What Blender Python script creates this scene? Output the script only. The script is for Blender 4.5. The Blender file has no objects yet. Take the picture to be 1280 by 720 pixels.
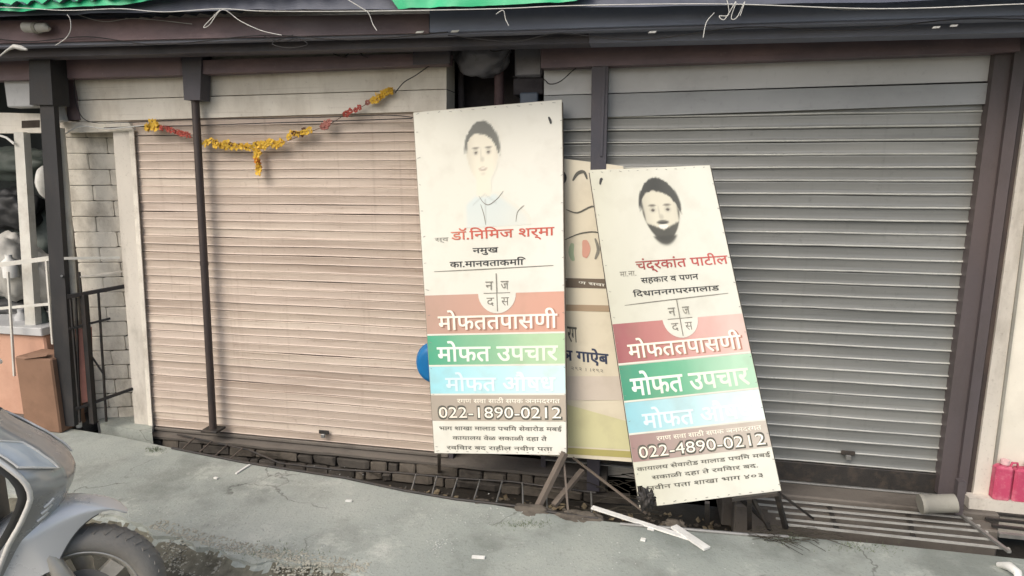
import bpy, bmesh, math, random
from mathutils import Vector, Matrix, noise
random.seed(7)
sc = bpy.context.scene
C = sc.collection

# ------------------------------------------------------------------ camera
F, HOR, YAW = 800.0, 215.0, math.radians(11.8)
PITCH = math.atan((360 - HOR) / F)
CAM = Vector((0, -3.63, 1.75))
cam = bpy.data.cameras.new('camera')
cam.sensor_width = 36; cam.lens = 36 * F / 1280
cam.clip_start = .05; cam.clip_end = 1000
camo = bpy.data.objects.new('camera', cam); C.objects.link(camo)
camo.location = CAM
camo.rotation_euler = (math.pi / 2 - PITCH, 0, YAW)
sc.camera = camo
CR = camo.rotation_euler.to_matrix()

# ------------------------------------------------------------------ light
SUN_EL, SUN_AZ = math.radians(44), math.radians(205)      # compass style: behind the camera, a little left
w = bpy.data.worlds.new('World'); sc.world = w; w.use_nodes = True
nt = w.node_tree
sky = nt.nodes.new('ShaderNodeTexSky'); sky.sky_type = 'NISHITA'; sky.sun_disc = False
sky.sun_elevation = SUN_EL; sky.sun_rotation = SUN_AZ
sky.air_density = 1.0; sky.dust_density = 4.0; sky.ozone_density = .6
bg = nt.nodes['Background']; bg.inputs[1].default_value = .12
nt.links.new(sky.outputs[0], bg.inputs[0])
sl = bpy.data.lights.new('sun', 'SUN'); sl.energy = 1.0; sl.angle = math.radians(35); sl.color = (1, .97, .93)
so = bpy.data.objects.new('sun', sl); C.objects.link(so)
so.rotation_euler = (Vector((math.sin(SUN_AZ) * math.cos(SUN_EL), math.cos(SUN_AZ) * math.cos(SUN_EL), math.sin(SUN_EL)))).to_track_quat('Z', 'Y').to_euler()
sc.view_settings.view_transform = 'Standard'; sc.view_settings.look = 'None'
sc.view_settings.exposure = 0.66

# ------------------------------------------------------------------ helpers
def ray(px, py):
    return CR @ Vector(((px - 640) / F, -(py - 360) / F, -1))
def plane(px, py, n, d):                    # point of the line of sight on the plane n.p = d
    r = ray(px, py); n = Vector(n)
    return CAM + r * ((d - n.dot(CAM)) / n.dot(r))
def W(px, py, y=0.0): return plane(px, py, (0, 1, 0), y)
def G(px, py, z=0.0): return plane(px, py, (0, 0, 1), z)

def lin(c): return tuple(((v / 255) / 12.92 if v / 255 <= .04045 else ((v / 255 + .055) / 1.055) ** 2.4) for v in c)

class MB:
    def __init__(s): s.v = []; s.f = []; s.sm = []; s.uv = None
    def add(s, vs, fs, smooth=False):
        o = len(s.v); s.v += [Vector(v) for v in vs]
        s.f += [tuple(i + o for i in f) for f in fs]; s.sm += [smooth] * len(fs); return s
    def box(s, a, b, bev=0, M=None):
        (x0, y0, z0), (x1, y1, z1) = a, b
        x0, x1 = sorted((x0, x1)); y0, y1 = sorted((y0, y1)); z0, z1 = sorted((z0, z1))
        bm = bmesh.new()
        bmesh.ops.create_cube(bm, size=1)
        for v in bm.verts:
            v.co = Vector(((x0 + x1) / 2 + v.co.x * (x1 - x0), (y0 + y1) / 2 + v.co.y * (y1 - y0), (z0 + z1) / 2 + v.co.z * (z1 - z0)))
        if bev: bmesh.ops.bevel(bm, geom=bm.edges[:], offset=bev, segments=1, affect='EDGES', profile=.5)
        vs = [(M @ v.co if M else v.co.copy()) for v in bm.verts]; bm.verts.index_update()
        s.add(vs, [tuple(v.index for v in f.verts) for f in bm.faces]); bm.free(); return s
    def hexa(s, q, back):                    # front quad q (4 pts) and offset vector to the back
        back = Vector(back); n = len(q)
        vs = [Vector(p) for p in q] + [Vector(p) + back for p in q]
        fs = [tuple(range(n))[::-1], tuple(range(n, 2 * n))] + [(i, (i + 1) % n, n + (i + 1) % n, n + i) for i in range(n)]
        return s.add(vs, fs)
    def beam(s, a, b, wd, h, up=(0, 0, 1)):
        a, b = Vector(a), Vector(b); d = (b - a).normalized(); up = Vector(up)
        if abs(d.dot(up)) > .95: up = Vector((0, 1, 0))
        sd = d.cross(up).normalized() * wd / 2; u = sd.cross(d).normalized() * h / 2
        vs = [p + i * sd + j * u for p in (a, b) for i, j in ((-1, -1), (1, -1), (1, 1), (-1, 1))]
        return s.add(vs, [(3, 2, 1, 0), (4, 5, 6, 7), (0, 1, 5, 4), (1, 2, 6, 5), (2, 3, 7, 6), (3, 0, 4, 7)])
    def tube(s, pts, r, n=8, caps=True):
        pts = [Vector(p) for p in pts]; rs = r if isinstance(r, (list, tuple)) else [r] * len(pts)
        vs = []; fs = []; ref = None
        for i, p in enumerate(pts):
            d = (pts[min(i + 1, len(pts) - 1)] - pts[max(i - 1, 0)]).normalized()
            if ref is None: ref = Vector((0, 0, 1)) if abs(d.z) < .9 else Vector((0, 1, 0))
            x = d.cross(ref).normalized(); y = x.cross(d).normalized(); ref = y
            for k in range(n):
                t = 2 * math.pi * k / n; vs.append(p + (x * math.cos(t) + y * math.sin(t)) * rs[i])
        for i in range(len(pts) - 1):
            for k in range(n): fs.append((i * n + k, i * n + (k + 1) % n, (i + 1) * n + (k + 1) % n, (i + 1) * n + k))
        s.add(vs, fs, True)
        if caps: s.add(vs[:n], [tuple(range(n))[::-1]]); s.add(vs[-n:], [tuple(range(n))])
        return s
    def grid(s, fn, nu, nv, smooth=True):
        vs = [fn(i / nu, j / nv) for j in range(nv + 1) for i in range(nu + 1)]
        fs = [(j * (nu + 1) + i, j * (nu + 1) + i + 1, (j + 1) * (nu + 1) + i + 1, (j + 1) * (nu + 1) + i) for j in range(nv) for i in range(nu)]
        return s.add(vs, fs, smooth)
    def blob(s, c, r, sub=3, amp=.25, fr=3.0, seed=0, smooth=True):
        bm = bmesh.new(); bmesh.ops.create_icosphere(bm, subdivisions=sub, radius=1)
        c = Vector(c)
        for v in bm.verts:
            k = 1 + amp * noise.noise(v.co * fr + Vector((seed * 7.3, seed * 3.1, 0))) + amp * .4 * noise.noise(v.co * fr * 2.7 + Vector((seed, 5, 9)))
            v.co = Vector((v.co.x * r[0] * k, v.co.y * r[1] * k, v.co.z * r[2] * k)) + c
        s.add([v.co.copy() for v in bm.verts], [tuple(v.index for v in f.verts) for f in bm.faces], smooth); bm.free(); return s
    def mesh(s, name):
        me = bpy.data.meshes.new(name); me.from_pydata([tuple(v) for v in s.v], [], s.f)
        me.polygons.foreach_set('use_smooth', s.sm)
        if s.uv:
            l = me.uv_layers.new(name='UVMap')
            for lp in me.loops: l.data[lp.index].uv = s.uv[lp.vertex_index]
        me.update(); return me

def put(name, mb, m, parent=None, **kw):
    me = mb if isinstance(mb, bpy.types.Mesh) else mb.mesh(name)
    if not me.materials: me.materials.append(m)
    o = bpy.data.objects.new(name, me); C.objects.link(o)
    if parent: o.parent = parent
    for k, v in kw.items(): o[k] = v
    return o
def struct(name, mb, m): return put(name, mb, m, kind='structure')
def thing(name, label, cat, group=None, loc=(0, 0, 0)):
    o = bpy.data.objects.new(name, None); C.objects.link(o); o.location = loc
    o.empty_display_size = .1
    o['label'] = label; o['category'] = cat
    if group: o['group'] = group
    return o
def solo(name, mb, m, label, cat, group=None):
    o = put(name, mb, m); o['label'] = label; o['category'] = cat
    if group: o['group'] = group
    return o

# ------------------------------------------------------------------ materials
def weather(name, col, rough=.8, dirt=(60, 55, 48), amt=.35, scale=3.0, streak=None, bump=.3, bscale=60, metal=0.0, col2=None, spots=0, coat=0, vary=0, cracks=0, scuffs=0):
    m = bpy.data.materials.new(name); m.use_nodes = True; n = m.node_tree; N = n.nodes; L = n.links
    b = N['Principled BSDF']; b.inputs['Metallic'].default_value = metal
    b.inputs['Coat Weight'].default_value = coat
    geo = N.new('ShaderNodeNewGeometry')
    mp = N.new('ShaderNodeMapping'); L.new(geo.outputs['Position'], mp.inputs[0])
    if streak: mp.inputs['Scale'].default_value = streak
    def tex(sc_, det=6, src=None, ro=.6):
        t = N.new('ShaderNodeTexNoise'); t.inputs['Scale'].default_value = sc_; t.inputs['Detail'].default_value = det; t.inputs['Roughness'].default_value = ro
        L.new(src or mp.outputs[0], t.inputs['Vector']); return t.outputs['Fac']
    def ramp(src, a, b_, lo=0., hi=1.):
        r = N.new('ShaderNodeMapRange'); r.inputs[1].default_value = a; r.inputs[2].default_value = b_; r.inputs[3].default_value = lo; r.inputs[4].default_value = hi
        L.new(src, r.inputs[0]); return r.outputs[0]
    def mix(f, a, c, mode='MIX'):
        x = N.new('ShaderNodeMix'); x.data_type = 'RGBA'; x.blend_type = mode
        for s_, v in ((x.inputs[0], f), (x.inputs[6], a), (x.inputs[7], c)):
            if isinstance(v, bpy.types.NodeSocket): L.new(v, s_)
            elif isinstance(v, (int, float)): s_.default_value = v
            else: s_.default_value = (*v, 1)
        return x.outputs[2]
    c1 = lin(col); c2 = lin(col2) if col2 else tuple(v * .78 for v in c1)
    base = mix(ramp(tex(scale * .45), .35, .65), c1, c2)
    n1 = tex(scale, 10, ro=.68)
    base = mix(ramp(n1, .48, .78, 0, amt * 1.6), base, lin(dirt))
    fine = tex(scale * 14, 8, geo.outputs['Position'], .7)
    base = mix(ramp(fine, .58, .74, 0, amt), base, lin(dirt))
    if spots:
        base = mix(ramp(tex(scale * 9, 5, geo.outputs['Position'], .8), .62, .7, 0, spots), base, (.55, .55, .52))
    if cracks:
        wq = N.new('ShaderNodeTexNoise'); wq.inputs['Scale'].default_value = 3.2; wq.inputs['Detail'].default_value = 7; L.new(geo.outputs['Position'], wq.inputs['Vector'])
        va = N.new('ShaderNodeVectorMath'); va.operation = 'MULTIPLY_ADD'; L.new(wq.outputs['Color'], va.inputs[0]); va.inputs[1].default_value = (.5, .5, .5); L.new(geo.outputs['Position'], va.inputs[2])
        vo = N.new('ShaderNodeTexVoronoi'); vo.feature = 'DISTANCE_TO_EDGE'; vo.inputs['Scale'].default_value = 1.25; L.new(va.outputs[0], vo.inputs['Vector'])
        cr = ramp(vo.outputs['Distance'], 0, .009, 1, 0); mk = ramp(tex(1.1, 3, geo.outputs['Position']), .48, .56)
        mu = N.new('ShaderNodeMath'); mu.operation = 'MULTIPLY'; L.new(cr, mu.inputs[0]); L.new(mk, mu.inputs[1])
        mu2 = N.new('ShaderNodeMath'); mu2.operation = 'MULTIPLY'; L.new(mu.outputs[0], mu2.inputs[0]); mu2.inputs[1].default_value = cracks
        base = mix(mu2.outputs[0], base, lin((62, 60, 54)))
        base = mix(ramp(tex(.9, 9, geo.outputs['Position'], .62), .53, .62, 0, .55), base, lin((112, 118, 112)))
        base = mix(ramp(tex(2.3, 10, geo.outputs['Position'], .7), .56, .66, 0, .6), base, lin((196, 198, 188)))
        base = mix(ramp(tex(70, 4, geo.outputs['Position'], .8), .55, .68, 0, .5), base, lin((96, 98, 90)))
    if scuffs:
        sm = N.new('ShaderNodeMapping'); sm.inputs['Scale'].default_value = (1.3, 1, 60); L.new(geo.outputs['Position'], sm.inputs[0])
        base = mix(ramp(tex(1.0, 5, sm.outputs[0], .6), .58, .70, 0, scuffs), base, lin(dirt))
        sv = N.new('ShaderNodeMapping'); sv.inputs['Scale'].default_value = (22, 1, .8); L.new(geo.outputs['Position'], sv.inputs[0])
        base = mix(ramp(tex(1.0, 6, sv.outputs[0], .6), .56, .74, 0, scuffs * .5), base, lin(dirt))
    if vary:
        oi = N.new('ShaderNodeObjectInfo')
        base = mix(ramp(oi.outputs['Random'], 0, 1, 0, vary), base, lin(dirt))
    L.new(base, b.inputs['Base Color'])
    L.new(ramp(n1, .3, .7, max(rough - .12, .05), min(rough + .12, 1)), b.inputs['Roughness'])
    if bump:
        bp = N.new('ShaderNodeBump'); bp.inputs['Strength'].default_value = bump; bp.inputs['Distance'].default_value = .004
        L.new(tex(bscale, 8, geo.outputs['Position'], .65), bp.inputs['Height']); L.new(bp.outputs[0], b.inputs['Normal'])
    return m

def flat_print(name, c0, c1, rough=.55, mid=None, alpha_mix=.12):
    """print with glare put into its colour as a ramp along the width (uv.x)"""
    m = bpy.data.materials.new(name); m.use_nodes = True; n = m.node_tree; N = n.nodes; L = n.links
    b = N['Principled BSDF']; b.inputs['Roughness'].default_value = rough
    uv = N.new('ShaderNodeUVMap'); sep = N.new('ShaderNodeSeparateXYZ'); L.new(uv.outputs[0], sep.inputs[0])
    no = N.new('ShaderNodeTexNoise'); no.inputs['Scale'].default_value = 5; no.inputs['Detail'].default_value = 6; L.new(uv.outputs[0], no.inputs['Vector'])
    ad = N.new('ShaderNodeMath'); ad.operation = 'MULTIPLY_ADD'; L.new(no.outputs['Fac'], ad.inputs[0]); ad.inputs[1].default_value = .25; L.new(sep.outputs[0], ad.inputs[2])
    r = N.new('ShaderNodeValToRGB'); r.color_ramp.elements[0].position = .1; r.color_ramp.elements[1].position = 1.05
    r.color_ramp.elements[0].color = (*lin(c0), 1); r.color_ramp.elements[1].color = (*lin(c1), 1)  # left to right colour shift stands in for glare on the sheet
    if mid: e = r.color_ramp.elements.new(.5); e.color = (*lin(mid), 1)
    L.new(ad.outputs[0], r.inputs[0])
    g = N.new('ShaderNodeTexNoise'); g.inputs['Scale'].default_value = 9; g.inputs['Detail'].default_value = 8
    geo = N.new('ShaderNodeNewGeometry'); L.new(geo.outputs['Position'], g.inputs['Vector'])
    mr = N.new('ShaderNodeMapRange'); mr.inputs[1].default_value = .5; mr.inputs[2].default_value = .8; mr.inputs[4].default_value = alpha_mix * 2
    L.new(g.outputs['Fac'], mr.inputs[0])
    x = N.new('ShaderNodeMix'); x.data_type = 'RGBA'; L.new(mr.outputs[0], x.inputs[0]); L.new(r.outputs[0], x.inputs[6]); x.inputs[7].default_value = (*lin((140, 128, 105)), 1)
    L.new(x.outputs[2], b.inputs['Base Color'])
    return m

M = {}
M['shutter_pink'] = weather('beige pink shutter paint', (210, 197, 181), .7, (134, 116, 100), .5, 2.2, (.3, 1, 5), .3, 45, col2=(190, 174, 161), vary=.4, scuffs=.6)
M['highlight_grey'] = weather('grey slat highlight', (194, 195, 188), .35, (120, 122, 122), .5, 5, (.5, 1, 1), .1, 40, metal=.2)  # highlight along the grey slat beads, painted as a brighter colour
M['highlight_pink'] = weather('beige slat highlight', (214, 198, 184), .6, (140, 120, 104), .5, 5, (.5, 1, 1), .1, 40)  # same painted bead highlight, subtler, for the beige slats
M['shutter_grey'] = weather('galvanised grey shutter', (142, 143, 139), .42, (88, 90, 88), .4, 2.0, (.3, 1, 4), .2, 40, metal=.2, col2=(120, 123, 121), vary=.35, scuffs=.4)
M['cream'] = weather('cream painted board', (236, 230, 216), .7, (150, 138, 120), .35, 2.5, (1, 1, .5), .25, 40, scuffs=.3)
M['pale_grey'] = weather('pale grey painted sheet', (206, 207, 206), .5, (130, 132, 132), .3, 2.0, (.6, 1, 1), .15, 30)
M['mid_grey'] = weather('mid grey painted sheet', (166, 169, 170), .5, (110, 112, 114), .3, 2.0, (.6, 1, 1), .15, 30)
M['whitewash'] = weather('grimy whitewash', (232, 226, 212), .9, (110, 100, 86), .5, 5, (1, 1, .6), .9, 45)
M['plaster'] = weather('grey white plaster', (212, 206, 194), .88, (112, 104, 92), .5, 4, (1, 1, .35), .6, 35)
M['mortar'] = weather('dark mortar', (74, 66, 58), .95, (40, 36, 32), .5, 8)
M['navy'] = weather('dark slate paint', (82, 78, 84), .55, (104, 94, 90), .35, 5, (1, 1, .5), .3, 60, col2=(60, 61, 70))
M['post_dark'] = weather('grimy dark post paint', (42, 42, 44), .6, (72, 66, 60), .35, 5, (1, 1, .5), .3, 60, col2=(27, 28, 29))
M['maroon'] = weather('brown maroon paint', (130, 108, 110), .6, (82, 72, 76), .45, 5, (.5, 1, 1), .35, 60, col2=(92, 82, 88), spots=.15)
M['column'] = weather('brown violet painted steel', (92, 82, 80), .5, (62, 56, 52), .4, 4, (1, 1, .4), .3, 60, col2=(80, 74, 76))
M['pole'] = weather('old brown black paint', (66, 58, 56), .5, (104, 84, 70), .35, 8, (1, 1, .4), .3, 80)
M['dark_steel'] = weather('grimy dark steel', (54, 52, 50), .55, (96, 84, 72), .45, 14, None, .5, 120, metal=.2)
M['grey_steel'] = weather('worn grey steel', (150, 150, 146), .45, (70, 66, 60), .4, 12, None, .4, 90, metal=.4)
M['bright_steel'] = weather('bare steel bar', (176, 176, 170), .5, (96, 92, 86), .35, 8, None, .4, 90, metal=.1)
M['gate_black'] = weather('flaking black gate paint', (28, 27, 27), .6, (72, 56, 46), .35, 18, None, .4, 90)
M['slate_haze'] = weather('slate blue paint with haze tint', (120, 125, 139), .5, (104, 100, 106), .4, 4, (.5, 1, 1), .3, 60, col2=(104, 108, 122))  # slate tone with bluish lens haze mixed into the colour
M['fascia'] = weather('fascia sheet with haze tint', (134, 143, 162), .45, (104, 108, 124), .4, 2, (.4, 1, 1), .2, 30, col2=(118, 128, 150))  # blue of the sheet imitates lens haze at the top right
M['pavement'] = weather('grey green concrete', (170, 174, 165), .85, (106, 109, 100), .5, 1.8, None, 1.0, 70, col2=(136, 143, 137), spots=.25, cracks=.8)
M['road'] = weather('dark olive road', (88, 86, 73), .9, (60, 57, 48), .6, 3.0, None, 1.0, 40, spots=.25)
M['rubble'] = weather('broken concrete', (168, 166, 152), .95, (80, 76, 64), .5, 9, None, 1.0, 60)
M['edge'] = weather('crumbled dirty concrete', (112, 109, 94), .95, (62, 59, 48), .8, 9, None, 1.2, 50, spots=.3)
M['drain'] = weather('wet drain bed', (58, 54, 48), .6, (34, 32, 29), .6, 6, None, 1.0, 40)
M['ledge'] = weather('dirty step concrete', (112, 106, 98), .85, (60, 54, 48), .55, 4, (.5, 1, 1), .7, 50)
M['stone'] = weather('soot dark stone', (80, 75, 68), .95, (38, 34, 30), .6, 9, None, 1.2, 50)
M['stone2'] = weather('brownish stone', (100, 93, 83), .95, (42, 38, 32), .6, 9, None, 1.2, 50)
M['wall_cream'] = weather('cream plaster wall', (226, 221, 206), .85, (180, 172, 156), .25, 3, None, .3, 30)
M['crimson'] = weather('crimson painted dado', (188, 70, 102), .75, (216, 160, 168), .5, 9, None, .3, 40)
M['dado_pink'] = weather('pale pink paint', (224, 184, 184), .8, (190, 120, 130), .4, 6)
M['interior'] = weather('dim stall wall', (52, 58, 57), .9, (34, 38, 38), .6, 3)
M['black'] = weather('black plastic', (36, 38, 40), .5, (60, 58, 54), .3, 10)
M['salmon'] = weather('salmon painted board', (206, 162, 138), .7, (160, 118, 96), .35, 3)
M['salmon_red'] = weather('salmon red board', (176, 120, 104), .7, (120, 84, 72), .4, 4)
M['cardboard'] = weather('brown cardboard', (140, 108, 86), .85, (100, 78, 62), .4, 3)
M['white_metal'] = weather('white painted steel', (218, 216, 206), .5, (150, 140, 124), .35, 8)
M['sack'] = weather('pale grey plastic sack', (188, 186, 178), .5, (120, 116, 106), .35, 6, None, .8, 14)
M['sack_green'] = weather('grey green tarpaulin bundle', (98, 108, 102), .6, (54, 60, 58), .5, 5, None, .8, 12)
M['smoky'] = weather('smoky grey plastic', (124, 124, 130), .35, (80, 80, 88), .4, 7, None, .5, 16)
M['recess'] = weather('sooty recess', (70, 66, 70), .8, (34, 33, 40), .5, 6)
M['recess_brown'] = weather('sooty brown pipe', (92, 72, 74), .7, (56, 46, 50), .5, 8)
M['blue_box'] = weather('slate blue plastic', (92, 104, 120), .5, (70, 78, 92), .3, 8)
M['tarp'] = weather('green tarpaulin', (20, 168, 112), .45, (14, 120, 80), .3, 4, None, .6, 12, col2=(40, 190, 132))
M['tarp_dark'] = weather('dark slate tarpaulin', (86, 92, 108), .55, (50, 54, 66), .4, 3, None, .6, 12)
M['rope'] = weather('pale cord', (212, 212, 206), .7, (140, 136, 128), .3, 20)
M['cable'] = weather('black cable', (34, 33, 35), .5, (60, 56, 54), .3, 20)
M['yellow'] = weather('marigold yellow', (232, 190, 66), .75, (196, 140, 50), .4, 30)
M['orange'] = weather('marigold orange', (226, 134, 30), .7, (170, 70, 20), .45, 30)
M['red'] = weather('dried red petals', (186, 84, 70), .75, (120, 50, 44), .4, 30)
M['pinkish'] = weather('faded pink petals', (190, 128, 116), .75, (150, 84, 76), .4, 30)
M['brown'] = weather('dried brown petals', (96, 58, 34), .8, (60, 36, 22), .4, 30)
M['blue'] = weather('blue plastic', (24, 116, 176), .35, (14, 90, 150), .3, 6)
M['sign_edge'] = weather('flex sheet edge', (206, 202, 184), .6, (150, 142, 120), .4, 8)
M['wood'] = weather('weathered batten', (112, 102, 92), .8, (74, 66, 58), .5, 9, (1, 1, .3), .6, 60)
M['scrap_white'] = weather('white scrap', (232, 232, 226), .6, (180, 178, 168), .3, 20)
M['pipe_grey'] = weather('grey cement pipe', (146, 144, 134), .85, (118, 114, 102), .4, 8)
M['rubber'] = weather('dusty tyre rubber', (128, 126, 120), .8, (140, 134, 124), .4, 12, None, .5, 90)
M['silver'] = weather('silver grey scooter paint', (192, 193, 190), .26, (174, 174, 170), .06, 2, None, .02, 30, metal=.35, coat=.5)
M['silver_pale'] = weather('pale silver scooter paint', (222, 224, 222), .3, (200, 206, 208), .06, 2, None, .02, 30, metal=.2, coat=.5)
M['chrome'] = weather('bright trim', (240, 238, 230), .25, (206, 202, 192), .2, 8, None, .02, 30, metal=.15, coat=.5)
M['alloy'] = weather('dusty alloy', (204, 201, 192), .45, (140, 132, 116), .35, 10, None, .2, 60, metal=.5)
M['inner_grey'] = weather('dark grey scooter plastic', (112, 111, 107), .5, (120, 116, 110), .3, 4, None, .2, 60)
M['lens'] = weather('clear lamp lens', (206, 214, 216), .12, (180, 188, 190), .1, 6, None, 0, coat=1)
M['glass'] = weather('mirror glass', (140, 150, 158), .1, (120, 128, 134), .1, 6, None, 0, metal=.9)
M['grass'] = weather('dry moss', (104, 116, 86), .9, (70, 76, 54), .5, 12)
M['grit'] = weather('pale grit', (190, 192, 186), .9, (120, 122, 114), .6, 40)
M['litter'] = weather('dry leaf and paper litter', (150, 138, 112), .8, (84, 70, 52), .6, 30, col2=(110, 96, 74))
M['twig'] = weather('dark twig', (60, 56, 46), .9, (40, 36, 30), .4, 20)

# ------------------------------------------------------------------ road and pavement
def up_sheet(poly, top, bot):                # a slab with flat top from ground points
    mb = MB(); n = len(poly)
    vs = [Vector((p[0], p[1], top)) for p in poly] + [Vector((p[0], p[1], bot)) for p in poly]
    return mb.add(vs, [tuple(range(n)), tuple(range(n, 2 * n))[::-1]] + [(i, n + i, n + (i + 1) % n, (i + 1) % n) for i in range(n)])
RZ = -.07; BED = -.205
rd = MB(); rd.add([(-60, -60, RZ), (60, -60, RZ), (60, -1.0, RZ), (-.6, -1.0, RZ), (-.6, -.75, RZ), (-60, -.75, RZ)], [(0, 1, 2, 3, 4, 5)])
struct('road', rd, M['road'])
# pavement: inner edge along the drain, outer ragged edge to the road
inner = [G(*p) for p in ((-700, 470), (-200, 505), (60, 531), (150, 546), (215, 560), (350, 585), (430, 598), (510, 613), (600, 628), (650, 637), (760, 652), (880, 664), (1000, 671), (1100, 680), (1262, 697), (1500, 722), (2100, 780))]
outer_px = [(2300, 1500), (1500, 1150), (1000, 900), (700, 770), (520, 735), (440, 716), (395, 706), (345, 700), (320, 706), (280, 690), (245, 684), (225, 672), (195, 668), (175, 655), (120, 640), (40, 622), (-200, 590), (-700, 540)]
outer = []
for i in range(len(outer_px) - 1):
    a, b = outer_px[i], outer_px[i + 1]
    k = max(3, int(abs(a[0] - b[0]) / 6)); k = min(k, 16)
    for j in range(k):
        t = j / k; p = G(a[0] + (b[0] - a[0]) * t, a[1] + (b[1] - a[1]) * t)
        outer.append(p + Vector((random.uniform(-.006, .006), .04 * noise.noise(p * 7) + .015 * noise.noise(p * 25), 0)))
outer.append(G(*outer_px[-1]))
pv = up_sheet([tuple(p) for p in inner[::-1]] + [tuple(p) for p in outer[::-1]], 0, BED - .02)
sk = MB(); vs = []; NR = 7
for p in outer[:-1]:
    for r_ in range(NR + 1):
        t = r_ / NR; q = Vector((p.x + .006 * noise.noise(p * 50), p.y + .012 + .05 * max(0, noise.noise(p * 33) + .3) * (1 - t) - .13 * t * (1 + .5 * noise.noise(p * 5)), 0)); h = noise.noise(q * 28) * .010 + noise.noise(q * 60) * .005
        vs.append(Vector((q.x, q.y, .0015 + (RZ - .004) * t ** .8 + (h if 0 < r_ < NR else 0) - (.006 if r_ == NR else 0))))
sk.add(vs, [(i * (NR + 1) + k, i * (NR + 1) + k + 1, (i + 1) * (NR + 1) + k + 1, (i + 1) * (NR + 1) + k) for i in range(len(outer) - 2) for k in range(NR)])
sko = struct('broken_pavement_edge', sk, M['edge']); sko.data.materials.append(M['pavement'])
sko.data.polygons.foreach_set('material_index', [1 if (i % NR) < 1 + (noise.noise(Vector((i // NR * .35, 0, 0))) > 0) + (noise.noise(Vector((i // NR * .9, 4, 0))) > .1) else 0 for i in range(len(sko.data.polygons))])
# ordering: inner right->left, then outer left->right
struct('pavement', pv, M['pavement'])
# paving stays level under drain bed
bedpts = [(p.x, p.y - .05, BED) for p in inner]
bed = MB(); n = len(bedpts)
bed.add(bedpts + [(p[0], .05, BED) for p in bedpts], [(i, i + 1, n + i + 1, n + i) for i in range(n - 1)])
struct('drain_bed', bed, M['drain'])

lit = MB(); _r = random.Random(31)
for i in range(240):
    px = _r.uniform(230, 960); q = W(px, 560, _r.uniform(-.4, -.12)); sz = _r.uniform(.008, .03); a = _r.uniform(0, 6.28)
    u_ = Vector((math.cos(a), math.sin(a), _r.uniform(-.3, .3))) * sz; v_ = Vector((-math.sin(a), math.cos(a), _r.uniform(-.3, .6))) * sz * .6
    p = Vector((q.x, q.y, BED + .012)); lit.add([p - u_, p - v_, p + u_ + Vector((0, 0, .006)), p + v_], [(0, 1, 2, 3)])
put('dry_leaf_litter', lit, M['litter'], kind='stuff')
# crumbled pavement edge
def stone_mesh(seed, ang=.3):
    bm = bmesh.new(); bmesh.ops.create_icosphere(bm, subdivisions=1, radius=1)
    for v in bm.verts:
        v.co *= 1 + .35 * noise.noise(v.co * 1.7 + Vector((seed * 9.1, 0, seed)))
        v.co.z *= .6
    me = bpy.data.meshes.new('rubble_piece'); bm.to_mesh(me); bm.free(); return me
def scatter(pts_fn, cnt, smin, smax, seed):
    mb = MB(); rnd = random.Random(seed)
    base = []
    for k in range(6):
        bm = bmesh.new(); bmesh.ops.create_icosphere(bm, subdivisions=1, radius=1)
        base.append(([v.co * (1 + .45 * noise.noise(v.co * 1.9 + Vector((k * 9.1, 0, k)))) for v in bm.verts], [tuple(v.index for v in f.verts) for f in bm.faces])); bm.free()
    for i in range(cnt):
        p = pts_fn(rnd); s = rnd.uniform(smin, smax) * rnd.uniform(.5, 1)
        vs, fs = rnd.choice(base); R = Matrix.Rotation(rnd.uniform(0, 6.28), 3, 'Z')
        mb.add([p + R @ Vector((v.x * s, v.y * s * .8, v.z * s * .5)) for v in vs], fs)
    return mb
def edge_pt(rnd):
    px = rnd.uniform(185, 455); k = [(185, 660), (225, 672), (280, 688), (345, 700), (440, 714), (456, 718)]
    for a, b in zip(k, k[1:]):
        if a[0] <= px <= b[0]: py = a[1] + (b[1] - a[1]) * (px - a[0]) / (b[0] - a[0]); break
    p = G(px, py); d = rnd.random() ** 1.4 * .17; s = rnd.random()
    if s < .7: return Vector((p.x, p.y - d + .02 + .03 * noise.noise(p * 7), max(RZ, RZ * (max(0, d - .01) / .13) ** .8)))
    d *= .5
    return Vector((p.x, p.y + d, .001))
put('edge_rubble', scatter(edge_pt, 2600, .002, .011, 3), M['rubble'], kind='stuff')
def grit_pt(rnd):
    cx, cy, r1, r2 = rnd.choice([(300, 655, 60, 22), (250, 640, 60, 15), (370, 690, 40, 12), (545, 680, 18, 10), (400, 600, 40, 12), (500, 640, 90, 20), (620, 645, 60, 10), (700, 690, 160, 20)])
    return G(cx + rnd.gauss(0, r1 * .6), min(716, cy + rnd.gauss(0, r2 * .6)), .001)
put('pavement_grit', scatter(grit_pt, 600, .001, .006, 4), M['grit'], kind='stuff')
def drain_pt(rnd):
    px = rnd.uniform(200, 960); y = rnd.uniform(-.42, -.12); q = W(px, 560, y)
    return Vector((q.x, y if px > 400 else rnd.uniform(-.25, -.1), BED + .005))
put('drain_litter', scatter(drain_pt, 380, .008, .028, 5), M['stone2'], kind='stuff')

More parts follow.
